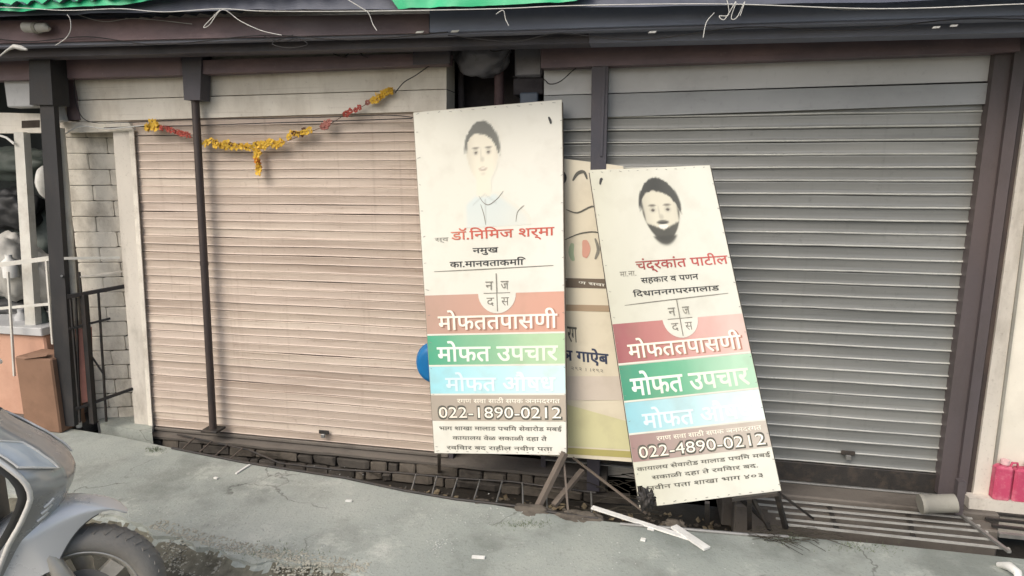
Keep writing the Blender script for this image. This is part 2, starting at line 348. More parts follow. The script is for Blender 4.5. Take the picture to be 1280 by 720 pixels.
# ------------------------------------------------------------------ shop front wall
XL, XR = W(152, 300).x, W(1262, 300).x
wall = thing('shopfront_wall', 'wall of the closed shop row carrying cream and grey header boards above both shutters', 'wall')
put('masonry', MB().box((-4.2, .12, -.13), (4.6, .35, 2.9)), M['plaster'], wall)   # placeholder replaced below
bpy.data.objects.remove(bpy.data.objects['masonry'])
LX0, LX1 = W(80, 300).x, W(558, 100).x         # whitewashed bay to the dark recess
RX0 = W(680, 100).x
ZT = W(560, 145).z
top_z = 3.2
stall_x = W(78, 300).x
mw = MB()
mw.box((LX0, .16, ZT), (LX1, .34, top_z)); mw.box((LX1, .36, -.13), (RX0, .5, top_z)); mw.box((RX0, .16, ZT), (4.6, .34, top_z))
mw.box((W(190, 400).x, .16, -.13), (LX1, .3, ZT - .002)); mw.box((RX0, .16, -.13), (4.6, .3, ZT - .002))
mw.box((-4.5, .1, W(20, 60).z), (LX0 - .002, .34, top_z))
put('masonry', mw, M['cream'], wall)
def quad_y(px, y, back=.03):
    return [W(a, b, y) for a, b in px], (0, back, 0)
def panel(px, y, m, parent, name, back=.02):
    q, bk = quad_y(px, y, back); return put(name, MB().hexa(q, bk), m, parent)
panel([(92, 125), (558, 111), (558, 40), (88, 50)], -.005, M['cream'], wall, 'header_board', .16)
panel([(100, 152), (558, 138.5), (558, 112), (92, 126.2)], -.012, M['cream'], wall, 'header_board', .16)
panel([(680, 119), (1246, 101), (1262, 30), (680, 55)], -.005, M['pale_grey'], wall, 'header_board', .16)
panel([(680, 149), (1256, 129), (1258, 103), (680, 120)], -.012, M['mid_grey'], wall, 'header_board', .16)
# recess between the two shutters
rec = MB()
rec.box((LX1 - .03, .0, -.1), (LX1, .36, top_z)); rec.box((RX0, .0, -.1), (RX0 + .03, .36, top_z)); rec.box((LX1, .33, -.1), (RX0, .36, top_z))
put('recess_lining', rec, M['recess'], wall)

# shutters --------------------------------------------------------
def slat_mesh(name, x0, x1, pitch, kind, seed):
    if kind == 0:   # softly curved painted slat
        prof = [(0, -.001), (.0015, -.006), (.004, -.008), (.007, -.0078), (.010, -.0058), (.013, -.005), (.022, -.0044), (.032, -.0044), (pitch - .010, -.005), (pitch - .007, -.0056), (pitch - .004, -.0075), (pitch - .0015, -.006), (pitch, -.001)]
    else:           # flat web with a round bead that catches light
        prof = [(0, -.001), (.002, -.010), (.005, -.0145), (.009, -.0145), (.0125, -.010), (.0145, -.004), (.017, -.0025), (.030, -.002), (.050, -.002), (pitch - .008, -.0025), (pitch - .003, -.003), (pitch, -.001)]
    n = 26; r = random.Random(seed); ph = r.uniform(0, 50)
    mb = MB(); vs = []
    for i in range(n + 1):
        x = x0 + (x1 - x0) * i / n
        dz = (.0022 if kind else .0034) * noise.noise(Vector((x * 1.7, ph, 0))) + .0012 * noise.noise(Vector((x * 6, ph, 3)))
        dy = .004 * noise.noise(Vector((x * 2.1, ph, 9)))
        tw = .10 * noise.noise(Vector((x * 1.1, ph, 20)))
        for z, y in prof: vs.append((x, y + dy + (z - pitch / 2) * tw, z + dz))
    m = len(prof)
    fs = [(i * m + k, (i + 1) * m + k, (i + 1) * m + k + 1, i * m + k + 1) for i in range(n) for k in range(m - 1)]
    mb.add(vs, fs, True); me = mb.mesh(name); me['edge'] = 1
    hi = {1, 2, 3} if kind else {2, 3}  # bead faces that take the painted highlight
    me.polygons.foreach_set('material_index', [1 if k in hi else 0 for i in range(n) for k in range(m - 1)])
    return me
def shutter(label, x0, x1, z0, z1, pitch, kind, mat, barmat, tint):
    t = thing('rolling_shutter', label, 'shutter', 'rolling shutters of the two shops', ((x0 + x1) / 2, .014, z0))
    cx = (x0 + x1) / 2
    ms = [slat_mesh('slat', x0 - cx, x1 - cx, pitch, kind, s + kind * 10) for s in range(6)]
    for k in ms: k.materials.append(mat); k.materials.append(M['highlight_grey' if kind else 'highlight_pink'])
    n = int(round((z1 - z0) / pitch)) + 1
    for i in range(n):
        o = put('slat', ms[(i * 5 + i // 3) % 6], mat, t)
        o.location = (0, random.uniform(-.003, .003), i * pitch + random.uniform(-.0015, .0015))
    # lock bar at the foot
    put('bottom_rail', MB().box((x0 - cx, -.022, -.115 if kind else -.024), (x1 - cx, .0, -.002), .004), barmat, t)
    if kind: put('rail_lip', MB().box((x0 - cx, -.034, -.125), (x1 - cx, .0, -.116), .002), M['grey_steel'], t)
    put('backing', MB().box((x0 - cx, .03, -.1), (x1 - cx, .05, z1 - z0)), M['recess'], t)
    return t
zl0 = W(360, 548, .01).z; zl1 = W(360, 150, .01).z
sh_l = shutter('pinkish beige corrugated rolling shutter pulled down behind the marigold garland', W(158, 300).x, LX1 - .03, zl0, zl1, .0535, 0, M['shutter_pink'], M['ledge'], 0)
zr0 = W(1080, 583, .01).z; zr1 = W(1080, 138, .01).z
sh_r = shutter('grey galvanised rolling shutter with bright slat edges pulled down on the right', RX0 + .03, W(1262, 200).x + .05, zr0, zr1, .0675, 1, M['shutter_grey'], M['dark_steel'], 0)
# shutter slide handle highlight
put('lock_handle', MB().tube([W(1141, 602, .015), W(1150, 601, .0), W(1159, 604, .015)], .006, 6), M['scrap_white'], None)
for sh, px, py in ((sh_l, 405, 540), (sh_r, 1060, 566)):
    c0 = W(px, py, -.012) - Vector(sh.location)
    hs = put('hasp', MB().box(c0 + Vector((-.035, -.006, -.012)), c0 + Vector((.035, .004, .012)), .002), M['dark_steel'], sh)
    put('padlock', MB().box(c0 + Vector((-.014, -.022, -.035)), c0 + Vector((.014, -.007, -.008)), .003), M['grey_steel'], hs)
lh = bpy.data.objects['lock_handle']; lh.parent = sh_r; lh.matrix_parent_inverse = Matrix.Translation(-sh_r.location)

# plinth ledge with stones beneath the left shutter
lz = zl0 - .026
pl = thing('stone_plinth', 'soot dark stone plinth with a worn ledge under the beige shutter', 'plinth')
lx0, lx1 = W(188, 545).x, W(760, 560).x
def ledge_fn():
    mb = MB(); N_ = 40
    for i in range(N_):
        a = lx0 + (lx1 - lx0) * i / N_; b = lx0 + (lx1 - lx0) * (i + 1) / N_ - .0005
    xs = [lx0 + (lx1 - lx0) * i / N_ for i in range(N_ + 1)]
    fr = [-.075 - .02 * noise.noise(Vector((x * 4, 1, 0))) - .012 * noise.noise(Vector((x * 13, 2, 0))) for x in xs]
    vs = []
    for x, y in zip(xs, fr): vs += [(x, .1, lz), (x, y, lz - .008 + .006 * noise.noise(Vector((x * 9, 4, 1)))), (x, y + .004, lz - .026), (x, .1, lz - .026)]
    fs = [(i * 4 + k, (i + 1) * 4 + k, (i + 1) * 4 + (k + 1) % 4, i * 4 + (k + 1) % 4) for i in range(N_) for k in range(4)]
    fs += [(0, 1, 2, 3), (N_ * 4 + 3, N_ * 4 + 2, N_ * 4 + 1, N_ * 4)]
    return mb.add(vs, [f[::-1] for f in fs])
put('ledge', ledge_fn(), M['ledge'], pl)
put('core', MB().box((lx0, -.03, BED), (lx1, .12, lz - .027)), M['drain'], pl)
rnd = random.Random(11)
for row in range(2):
    x = lx0 + .01 + row * .06; hz = (lz - .03 - BED) / 2
    while x < lx1 - .12:
        wd = rnd.choice((.07, .1, .13, .18, .26)) * rnd.uniform(.85, 1.2); z0 = BED + .003 + row * hz + rnd.uniform(-.004, .008); z1 = z0 + hz - rnd.uniform(.004, .02)
        mb = MB()
        bm = bmesh.new(); bmesh.ops.create_cube(bm, size=1); bmesh.ops.bevel(bm, geom=bm.edges[:], offset=.1, segments=1, affect='EDGES')
        vs = [Vector((v.co.x * (wd - .01), v.co.y * .06, v.co.z * (z1 - z0))) for v in bm.verts]
        vs = [v + Vector((0, .012, .006)) * 1.6 * noise.noise(v * 30 + Vector((x * 8, row, 0))) for v in vs]
        mb.add([v + Vector((x + wd / 2, -.035 - rnd.uniform(0, .001), (z0 + z1) / 2)) for v in vs], [tuple(v.index for v in f.verts) for f in bm.faces]); bm.free()
        put('stone', mb, M[rnd.choice(['stone', 'stone2'])], pl)
        x += wd
# step under the right shutter
st = thing('shop_step', 'grey concrete door step with worn edge below the grey shutter', 'step')
sx0 = W(900, 600).x; sx1 = W(1232, 620).x
ztop = zr0 - .128
put('tread', MB().box((sx0, -.16, BED), (sx1, .13, ztop), .008), M['ledge'], st)
put('lower_tread', MB().box((sx0 + .05, -.27, BED), (sx1 - .05, -.163, ztop - .03), .01), M['ledge'], st)

# ------------------------------------------------------------------ side pillars
pil = thing('brick_pillar', 'whitewashed pillar of peeling bricks between the open stall and the beige shutter', 'pillar')
A0, A1 = Vector((W(90, 300).x, .02, 0)), Vector((W(163, 300).x, .19, 0))
d = (A1 - A0); ln = d.length; dn = d.normalized(); nn = Vector((dn.y, -dn.x, 0))
ang = math.atan2(dn.y, dn.x)
zt = W(120, 150).z
bh, bl = .112, ln / 2
RM = Matrix.Translation(A0) @ Matrix.Rotation(ang, 4, 'Z')
put('core', MB().box((0, .02, -.2), (ln, .14, zt), 0, RM), M['mortar'], pil)
bmeshes = []
rows = int(zt / .105)
rnd = random.Random(5)
for r_ in range(rows + 2):
    z0 = zt - (r_ + 1) * .105
    cuts = [0, ln * (.55 if r_ % 2 else .3), ln] if z0 > .55 else [0, ln * (.3 if r_ % 2 else .18), ln * (.62 if r_ % 2 else .5), ln * (.82 if r_ % 2 else 1.0), ln]
    cuts = sorted(set(cuts))
    for a, b in zip(cuts, cuts[1:]):
        gp = .003 if z0 > .7 else .006
        mb = MB(); bm = bmesh.new(); bmesh.ops.create_cube(bm, size=1); bmesh.ops.bevel(bm, geom=bm.edges[:], offset=.05, segments=1, affect='EDGES')
        vs = []
        for v in bm.verts:
            q = Vector(((a + b) / 2 + v.co.x * (b - a - gp), .02 + v.co.y * .04 - rnd.uniform(0, .001), z0 + .0525 + v.co.z * (.105 - gp)))
            q += Vector((.003, .006, .003)) * noise.noise(q * 25)
            vs.append(RM @ q)
        off = rnd.uniform(-.004, .004)
        mb.add([v + nn * off for v in vs], [tuple(v.index for v in f.verts) for f in bm.faces]); bm.free()
        put('brick', mb, M['whitewash'], pil)
put('side_panel', MB().hexa([W(84, 545, .03), W(96, 545, .03), W(80, 100, .03), W(62, 100, .03)], (0, .1, 0)), M['plaster'], pil)
pst = thing('plaster_pilaster', 'narrow grey white plastered pilaster along the left side of the beige shutter', 'pilaster')
put('shaft', MB().hexa([W(169, 539, -.01), W(190, 541, -.01), W(164, 163, -.01), W(141, 163, -.01)], (0, .15, 0)), M['plaster'], pst)
put('edge_strip', MB().hexa([W(186, 541, -.018), W(191, 541, -.018), W(167, 163, -.018), W(161, 163, -.018)], (0, .006, 0)), M['whitewash'], pst)
put('cap', MB().hexa([W(78, 166, -.02), W(168, 164, -.02), W(160, 152, -.02), W(76, 153, -.02)], (0, .05, 0)), M['whitewash'], pst)

# right column, pilaster and cream wall
col = thing('shutter_guide_column', 'brown violet steel column guiding the right edge of the grey shutter', 'column')
put('guide', MB().hexa([W(1172, 618, -.05), W(1195, 620, -.05), W(1271, 40, -.05), W(1248, 40, -.05)][::1], (0, .12, 0)), M['column'], col)
put('flange', MB().hexa([W(1195.4, 622, -.075), W(1207, 623, -.075), W(1288, 40, -.075), W(1272, 40, -.075)], (0, .12, 0)), M['column'], col)
put('inner_rib', MB().hexa([W(1207.5, 622, -.045), W(1213, 622, -.045), W(1295, 40, -.045), W(1288.5, 40, -.045)], (0, .1, 0)), M['pole'], col)
rp = thing('right_pilaster', 'chipped pale grey pilaster between the steel column and the cream wall', 'pilaster')
put('shaft', MB().hexa([W(1213, 640, -.06), W(1238, 640, -.06), W(1312, 40, -.06), W(1296, 40, -.06)], (0, .2, 0)), M['plaster'], rp)
put('edge_bead', MB().hexa([W(1236, 628, -.07), W(1239.5, 628, -.07), W(1316, 40, -.07), W(1312.5, 40, -.07)], (0, .2, 0)), M['pipe_grey'], rp)
cw = thing('cream_wall', 'plain cream wall at the right edge with a crimson painted patch low down', 'wall')
a = W(1238, 628, -.05); b = W(1312, 40, -.05)
put('wall_face', MB().hexa([Vector((a.x, -.05, -.13)), Vector((4.6, -.05, -.13)), Vector((4.6, -.05, 3.2)), Vector((b.x, -.05, 3.2))], (0, .3, 0)), M['wall_cream'], cw)
for xa, xb, yt, lab in ((1241, 1263, 584, 'narrow crimson plastic can with whitish cap, nearest the grey pilaster on the ledge'), (1265, 1300, 588, 'wider crimson plastic can at the right edge, beside the narrow one')):
    a_ = W(xa, 628, -.115); b_ = W(xb, 630, -.115); zt_c = W((xa + xb) / 2, yt, -.115).z; zb_c = W(1260, 629, -.12).z + .001
    cn = thing('plastic_can', lab, 'can', 'crimson cans on the ledge', ((a_.x + b_.x) / 2, -.09, zb_c)); o_ = Vector(cn.location)
    put('body', MB().box(Vector((a_.x, -.115, zb_c)) - o_, Vector((b_.x, -.054, zt_c)) - o_, .012), M['crimson'], cn)
    put('neck', MB().tube([Vector((0, -.002, zt_c - zb_c - .002)), Vector((0, -.002, zt_c - zb_c + .012))], .016, 14), M['crimson'], cn)
    cp = put('cap', MB().tube([Vector((0, -.002, zt_c - zb_c + .010)), Vector((0, -.002, zt_c - zb_c + .032))], .02, 14), M['dado_pink'], cn)
    put('handle', MB().tube([Vector((.03, 0, zt_c - zb_c - .004)), Vector((.035, 0, zt_c - zb_c + .018)), Vector((.058, 0, zt_c - zb_c + .018)), Vector((.062, 0, zt_c - zb_c - .004))], .006, 8), M['crimson'], cn)
put('plinth', MB().hexa([Vector((W(1215, 620, -.12).x, -.12, -.12)), Vector((4.6, -.12, -.12)), Vector((4.6, -.12, W(1260, 629, -.12).z)), Vector((W(1213, 612, -.12).x, -.12, W(1260, 627, -.12).z))], (0, .069, 0)), M['plaster'], cw)

# ------------------------------------------------------------------ awning, beams, posts
bmw = thing('wall_beam', 'brown maroon beam running along the wall above the header boards', 'beam')
for q in ([(0, 102), (560, 80), (560, 66), (0, 90)],):
    pass
def strip(px, y, back): return MB().hexa([W(a, b, y) for a, b in px], (0, back, 0))
put('left_length', strip([(-120, 104), (226, 93.5), (226, 62), (-120, 74)], -.10, .09), M['maroon'], bmw)
put('middle_length', strip([(226.5, 93.5), (560, 80), (560, 66), (226.5, 76)], -.10, .09), M['maroon'], bmw)
put('right_length', strip([(676, 85), (1275, 64), (1275, 30), (676, 50)], -.10, .09), M['maroon'], bmw)
put('end_length', strip([(516, 81), (562, 79), (562, 50), (516, 52)], -.112, .02), M['navy'], bmw)

fb = thing('awning_front_beam', 'long dark slate channel beam spanning the full width under the awning', 'beam')
def strip3(px, y, th):     # a channel: web + two flanges
    mb = MB(); q = [W(a, b, y) for a, b in px]; mb.hexa(q, (0, .012, 0))
    bl_, br_, tr_, tl_ = q
    mb.hexa([bl_ - Vector((0, 0, .012)), br_ - Vector((0, 0, .012)), br_, bl_], (0, th, 0))
    mb.hexa([tl_, tr_, tr_ + Vector((0, 0, .012)), tl_ + Vector((0, 0, .012))], (0, th, 0)); return mb
def yb(x, a, b): return a + (b - a) * (x + 250) / 1750
put('web', strip3([(-250, 76), (736, yb(736, 76, 31)), (736, yb(736, 49, 6)), (-250, 49)], -.30, .12), M['navy'], fb)
put('web', strip3([(736.5, yb(736.5, 76, 31)), (1500, 31), (1500, 6), (736.5, yb(736.5, 49, 6))], -.30, .12), M['slate_haze'], fb)  # right length split off, lighter and bluer to imitate haze
fp = thing('awning_fascia', 'dusty brown and slate fascia plate hanging in front of the awning beam', 'fascia')
put('brown_plate', strip([(-250, 60), (536, 41), (536, 17), (-250, 30)], -.42, .02), M['maroon'], fp)
put('slate_plate', strip([(537, 40), (1500, 12), (1500, -30), (537, 10)], -.42, .02), M['fascia'], fp)
put('lower_lip', strip([(-250, 66), (1500, 17), (1500, 12.5), (-250, 60.5)], -.40, .06), M['slate_haze'], fp)
# roof sheet above
z1 = W(640, 22, -.42).z
rf = thing('awning_roof_sheet', 'corrugated dark sheet roofing over the shopfront awning', 'roof')
def roof_fn(u, v): 
    x = -4.6 + u * 9.4; y = -.62 + v * .66
    return Vector((x, y, z1 + .17 + (y + .42) * .1 + .012 * math.sin(x * 60)))
put('roof_sheet', MB().grid(roof_fn, 420, 2, False), M['tarp_dark'], rf)
uw = thing('upper_wall', 'upper storey wall of the shop building above the awning', 'wall')
put('wall_face', MB().box((-4.6, .0, z1 + .25), (4.8, .3, 5.2)), M['plaster'], uw)

# tarpaulins hung over the fascia
def tarp(name, label, pxs, y, m, seed):
    # pxs: list of (x, top, bottom) columns
    mb = MB(); cols = []
    for i in range(len(pxs) - 1):
        for k in range(6):
            t = k / 6; cols.append([pxs[i][j] + (pxs[i + 1][j] - pxs[i][j]) * t for j in range(3)])
    cols.append(list(pxs[-1])); nr = 6; vs = []
    for c in cols:
        for r_ in range(nr + 1):
            t = r_ / nr; p = W(c[0], c[1] + (c[2] - c[1]) * t, y)
            vs.append(p + Vector((0, .03 * noise.noise(Vector((p.x * 7, t * 2, seed))) - .05 * t, .004 * noise.noise(Vector((p.x * 22, t, seed + 5))))))
    n = nr + 1
    mb.add(vs, [(i * n + k, i * n + k + 1, (i + 1) * n + k + 1, (i + 1) * n + k) for i in range(len(cols) - 1) for k in range(nr)], True)
    return solo(name, mb, m, label, 'tarpaulin', 'green tarpaulins over the awning edge')
tarp('green_tarpaulin', 'green tarpaulin edge hanging over the awning at the top left corner', [(-160, -60, 18), (0, -60, 15.5), (40, -60, 17), (90, -60, 12), (160, -60, 9), (215, -60, 1), (240, -60, -8)], -.55, M['tarp'], 1)
tarp('green_tarpaulin', 'green tarpaulin flap hanging over the middle of the fascia above the portrait signs', [(488, -60, 0), (494, -60, 3), (502, -60, 14), (530, -60, 13), (565, -60, 12), (600, -60, 11), (640, -60, 9), (700, -60, 6.5), (722, -60, 4), (740, -60, -8)], -.55, M['tarp'], 2)
t = tarp('dark_tarpaulin', 'dark slate tarpaulin layer under the green sheet at the top left', [(-160, -60, 30), (0, -60, 24), (150, -60, 19), (330, -60, 15), (500, -60, 15), (800, -60, 12), (1100, -60, 6), (1500, -60, -8)], -.50, M['tarp_dark'], 3)
t['group'] = ''; del t['group']

# cords and cables
def cord(name, label, pts, r, m, y, cat='cord', sag=0, n=6, group=None):
    P = [W(a, b, y) for a, b in pts]
    Q = []
    for i in range(len(P) - 1):
        for k in range(n):
            t = k / n
            p0 = P[max(i - 1, 0)]; p1 = P[i]; p2 = P[i + 1]; p3 = P[min(i + 2, len(P) - 1)]
            Q.append(.5 * ((2 * p1) + (p2 - p0) * t + (2 * p0 - 5 * p1 + 4 * p2 - p3) * t * t + (3 * p1 - p0 - 3 * p2 + p3) * t ** 3))
    Q.append(P[-1])
    return solo(name, MB().tube(Q, r, 5), m, label, cat, group)
cord('white_rope', 'white rope stretched along the lower edge of the tarpaulins', [(-150, 9), (0, 9), (80, 13), (150, 11), (205, 15), (275, 11), (330, 14), (460, 14), (620, 11), (720, 7), (900, 5), (1100, 11), (1280, 5), (1400, 2)], .0022, M['rope'], -.62, 'rope')
cord('loose_string', 'white cord looped down from the rope and sagging across the brown fascia', [(275, 12), (255, 33), (262, 31), (278, 12), (300, 26), (326, 38), (352, 44)], .002, M['rope'], -.6)
cord('loose_string', 'thin white cord tied across the fascia left of the green flap', [(422, -8), (452, 10), (461, 17), (466, 30), (471, 38)], .002, M['rope'], -.6)
cord('loose_string', 'short frayed cord curling on the left brown fascia', [(84, 18), (88, 25), (88, 38), (82, 48), (69, 57)], .002, M['rope'], -.6)
cord('loose_string', 'short white string hanging on the slate fascia right of the green flap', [(893, 16), (883, 28), (879, 47)], .002, M['rope'], -.6)
cord('white_wire_coil', 'small coil of white wire knotted on the slate fascia', [(908, -4), (911, 18), (899, 20), (906, 24), (920, 2), (914, 22), (921, 22), (931, 2), (925, 20)], .002, M['rope'], -.6, 'wire')
cord('loose_string', 'short white string pulled over the fascia above the left portrait sign', [(620, 18), (629, 13), (632, 24), (636, 32)], .002, M['rope'], -.6)
cord('black_cable', 'upper thin black cable running along the top of the beige shutter', [(96, 80), (93, 105), (97, 135), (112, 152), (160, 153), (250, 149), (340, 148), (420, 146), (480, 144), (517, 147), (522, 152)], .0028, M['cable'], -.05, 'cable')
cord('black_cable', 'lower thin black cable along the top of the beige shutter', [(130, 160), (180, 158), (240, 157), (330, 154), (430, 151), (515, 148)], .0032, M['cable'], -.045, 'cable')
cord('pale_cable', 'pale cable running from the pillar top to the left end of the garland', [(78, 170), (100, 158), (130, 161), (150, 160), (186, 156)], .004, M['rope'], -.05, 'cable')
cord('black_cable', 'black cable looping under the wall beam left of the dark post', [(640, 96), (676, 98), (687, 105), (700, 102), (714, 90), (724, 80), (731, 60)], .003, M['cable'], -.06, 'cable')
cord('black_cable', 'black cables draped over the grey plastic bundle above the left sign', [(605, 50), (615, 64), (636, 62), (630, 76), (625, 90)], .003, M['cable'], -.13, 'cable')
cord('garland_string', 'dark string tying the right end of the garland to the beam', [(494, 116), (505, 103), (520, 94), (537, 82)], .003, M['cable'], -.06, 'string')
for k, (pts, lab) in enumerate([([(410, 58), (415, 66), (424, 70), (434, 72)], 'black wire end curling in the gap above the middle of the wall beam'), ([(430, 72), (436, 66), (441, 56)], 'black wire dangling in the gap above the wall beam'), ([(447, 56), (452, 68), (460, 72)], 'rightmost curled black wire in the gap above the wall beam')]):
    cord('black_wire', lab, pts, .003, M['cable'], -.13, 'wire')
for pts, m_, lab in (([(-60, 40), (30, 52), (110, 46), (200, 56), (330, 44), (440, 50), (560, 40)], 'cable', 'black wire drooping along the left half of the front beam'),
        ([(560, 44), (640, 52), (700, 42), (800, 50), (930, 34), (1060, 38), (1200, 24), (1330, 26)], 'cable', 'black wire drooping along the right half of the front beam'),
        ([(330, 45), (352, 52), (372, 48), (384, 56), (360, 60), (340, 54), (366, 44)], 'cable', 'tangle of black wire on the front beam above the garland'),
        ([(96, 18), (130, 27), (170, 23), (240, 30)], 'rope', 'thin pale string sagging over the left fascia'),
        ([(1010, 8), (1060, 12), (1140, 10), (1290, 4)], 'rope', 'thin pale string lying along the right fascia')):
    cord('hanging_wire', lab, pts, .0028 if m_ == 'cable' else .0016, M[m_], -.44, 'wire')
# small bright lumps on the fascia
lp = thing('lamp_holder', 'dusty white lamp holder fixed on the brown fascia at the far left', 'lamp holder')
put('body', MB().tube([W(31, 34, -.47), W(46, 35, -.47), W(58, 34, -.47), W(62, 36, -.47)], [.028, .027, .024, .01], 12), M['sack'], lp)
put('collar', MB().tube([W(44, 35, -.47), W(48, 35, -.47)], .031, 12), M['pipe_grey'], lp)
solo('cloth_knot', MB().tube([W(0, 70, -.47), W(10, 62, -.47), W(18, 58, -.47), W(27, 60, -.47), W(34, 62, -.47)], [.004, .006, .013, .014, .005], 8), M['rope'], 'white cloth knot tied round the far left end of the beam', 'cloth')
for px, py, lab in ((705 + 110, 40, 'white flake stuck on the slate beam above the grey header'), (524, 40, 'white flake on the dark beam above the wall beam end'), (568, 39, 'small white flake on the dark beam right of the other flake'), (1170, 34, 'white scratch flake on the fascia near the right end'), (1192, 32, 'smaller white flake at the right end of the fascia')):
    solo('paint_flake', MB().hexa([W(px - 5, py + 1.5, -.44), W(px + 4, py + 1, -.44), W(px + 6, py - 1.5, -.44), W(px - 3, py - 1, -.44)], (0, .004, 0)), M['scrap_white'], lab, 'paint flake')

# left slim pole with its bracket
p1 = thing('support_pole', 'slim brown black pole standing in front of the beige shutter', 'pole', loc=tuple(W(266, 536, -.07)))
off = Vector(p1.location)
def rel(mb, o): mb.v = [v - o for v in mb.v]; return mb
a, b = W(266.5, 536, -.07), W(241, 70, -.07)
put('shaft', rel(MB().tube([a, b], .0235, 12), off), M['pole'], p1)
mid = a.lerp(b, .47); put('joint', rel(MB().tube([mid - Vector((0, 0, .012)), mid + Vector((0, 0, .012))], .026, 12), off), M['pole'], p1)
put('bracket', rel(MB().hexa([W(230, 125, -.115), W(250, 125, -.115), W(252, 60, -.115), W(226, 60, -.115)], (0, .09, 0)), off), M['navy'], p1)
put('foot', rel(MB().box((a.x - .06, -.12, a.z - .012), (a.x + .06, -.02, a.z + .004), .003), off), M['dark_steel'], p1)
# thick left post
a, b = W(84, 534, -.2), W(58, 75, -.2)
p2 = thing('thick_post', 'thick dark slate post at the corner of the open stall on the left', 'post', loc=tuple(a)); off = a.copy()
put('shaft', rel(MB().hexa([W(73, 533, -.2), W(93, 533, -.2), W(63, 70, -.2), W(46, 70, -.2)], (0, .035, 0)), off), M['post_dark'], p2)
put('head_plate', rel(MB().hexa([W(37, 131, -.215), W(66, 131, -.215), W(62, 70, -.215), W(36, 70, -.215)], (0, .12, 0)), off), M['post_dark'], p2)
put('bolt', rel(MB().tube([W(77, 345, -.22), W(77, 345, -.19)], .008, 8), off), M['grey_steel'], p2)
# post between the signs
a = G(742, 575); 
p3 = thing('dark_post', 'dark slate post behind the two leaning portrait signs', 'post', loc=(W(746, 190, -.09).x, -.09, 0)); off = Vector(p3.location)
put('shaft', rel(MB().hexa([Vector((W(738, 195, -.09).x + .02, -.09, -.11)), Vector((W(755, 195, -.09).x + .02, -.09, -.11)), W(761, 45, -.09), W(740, 45, -.09)], (0, .07, 0)), off), M['navy'], p3)
put('flange', rel(MB().hexa([W(750, 195, -.098), W(753, 195, -.098), W(758, 60, -.098), W(754, 60, -.098)], (0, .007, 0)), off), M['navy'], p3)
# small chipped metal flecks by rope on the post are part of the wear
# whitish strap left pilaster top
solo('grey_pipe', MB().tube([W(67, 75, -.05), W(72, 130, -.05), W(78, 152, -.05)], .035, 12), M['pale_grey'], 'short grey pipe rising beside the thick left post', 'pipe')
solo('white_pipe', MB().tube([W(74, 160, -.1), W(81, 240, -.1), W(87, 325, -.1), W(92, 400, -.1)], .031, 12), M['white_metal'], 'white pipe running down between the thick post and the brick pillar', 'pipe')
solo('wall_bracket', MB().hexa([W(84, 150, -.02), W(100, 150, -.02), W(90, 96, -.02), W(82, 78, -.02)], (0, .03, 0)), M['maroon'], 'brown triangular bracket under the beam beside the grey pipe', 'bracket')

# recess contents
def off_(pts, y): return [W(a, b, y) for a, b in pts]
solo('plastic_bundle', MB().blob(W(604, 70, .05), (.155, .09, .12), 4, .18, 2.2, 3), M['smoky'], 'large smoky grey plastic bundle hung in the recess above the left sign', 'bundle')
solo('plastic_bundle', MB().blob(W(583, 62, .12), (.1, .08, .1), 3, .2, 2.2, 5), M['smoky'], 'smaller dim plastic bundle tucked behind the large one', 'bundle')
mt = thing('meter_box', 'slate blue meter box with pale cover in the recess above the left sign', 'box')
put('cover', MB().box((W(643, 60, .02).x, .02, W(660, 96, .02).z), (W(678, 60, .02).x, .2, W(660, 56, .02).z), .012), M['smoky'], mt)
put('box', MB().box((W(641, 60, .03).x, .04, W(660, 118, .03).z), (W(679, 60, .03).x, .22, W(660, 97, .03).z), .006), M['recess'], mt)
put('lower_box', MB().box((W(649, 60, .0).x, .02, W(660, 150, .0).z), (W(672, 60, .0).x, .2, W(660, 115, .0).z), .006), M['blue_box'], mt)
solo('brown_pipe', MB().tube([W(624, 88, .08), W(624, 130, .08), W(624, 180, .08)], [.028, .03, .03], 10), M['recess_brown'], 'brown pipe rising beside the meter box', 'pipe')
solo('brown_pipe', MB().tube([W(576, 80, .2), W(577, 180, .2)], .02, 10), M['recess'], 'dark thin pipe at the left side of the recess', 'pipe')

# ------------------------------------------------------------------ open stall on the left
sx = W(-60, 300).x - 1.4
stl = thing('open_stall', 'dim open stall beyond the thick post with its shelf and side walls', 'stall')
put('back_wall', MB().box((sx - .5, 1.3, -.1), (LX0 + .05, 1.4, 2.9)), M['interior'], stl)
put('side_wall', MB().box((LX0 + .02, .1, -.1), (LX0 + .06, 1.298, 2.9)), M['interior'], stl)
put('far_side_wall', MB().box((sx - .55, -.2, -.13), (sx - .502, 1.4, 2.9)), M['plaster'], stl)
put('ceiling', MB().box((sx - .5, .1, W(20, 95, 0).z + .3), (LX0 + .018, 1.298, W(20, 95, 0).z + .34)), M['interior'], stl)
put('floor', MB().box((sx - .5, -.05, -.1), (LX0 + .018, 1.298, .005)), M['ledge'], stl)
put('lintel', MB().hexa([W(-300, 170, .05), W(52, 166, .05), W(52, 142, .05), W(-300, 134, .05)], (0, .06, 0)), M['cream'], stl)
put('lintel_patch', MB().hexa([W(27, 160, .045), W(49, 159, .045), W(49, 150, .045), W(27, 151, .045)], (0, .003, 0)), M['mortar'], stl)
put('front_post', MB().hexa([W(32, 416, .02), W(45, 416, .02), W(29, 165, .02), W(17, 165, .02)], (0, .05, 0)), M['white_metal'], stl)
solo('switch_box', MB().box((W(5, 110, -.05).x, -.05, W(20, 134, -.05).z), (W(38, 110, -.05).x, .05, W(20, 90, -.05).z), .008), M['pale_grey'], 'plain pale grey metal box under the beam at the far left', 'box')
rl = thing('white_railing', 'white painted railing across the open stall at the left edge', 'railing')
zt_ = W(40, 331, -.12)
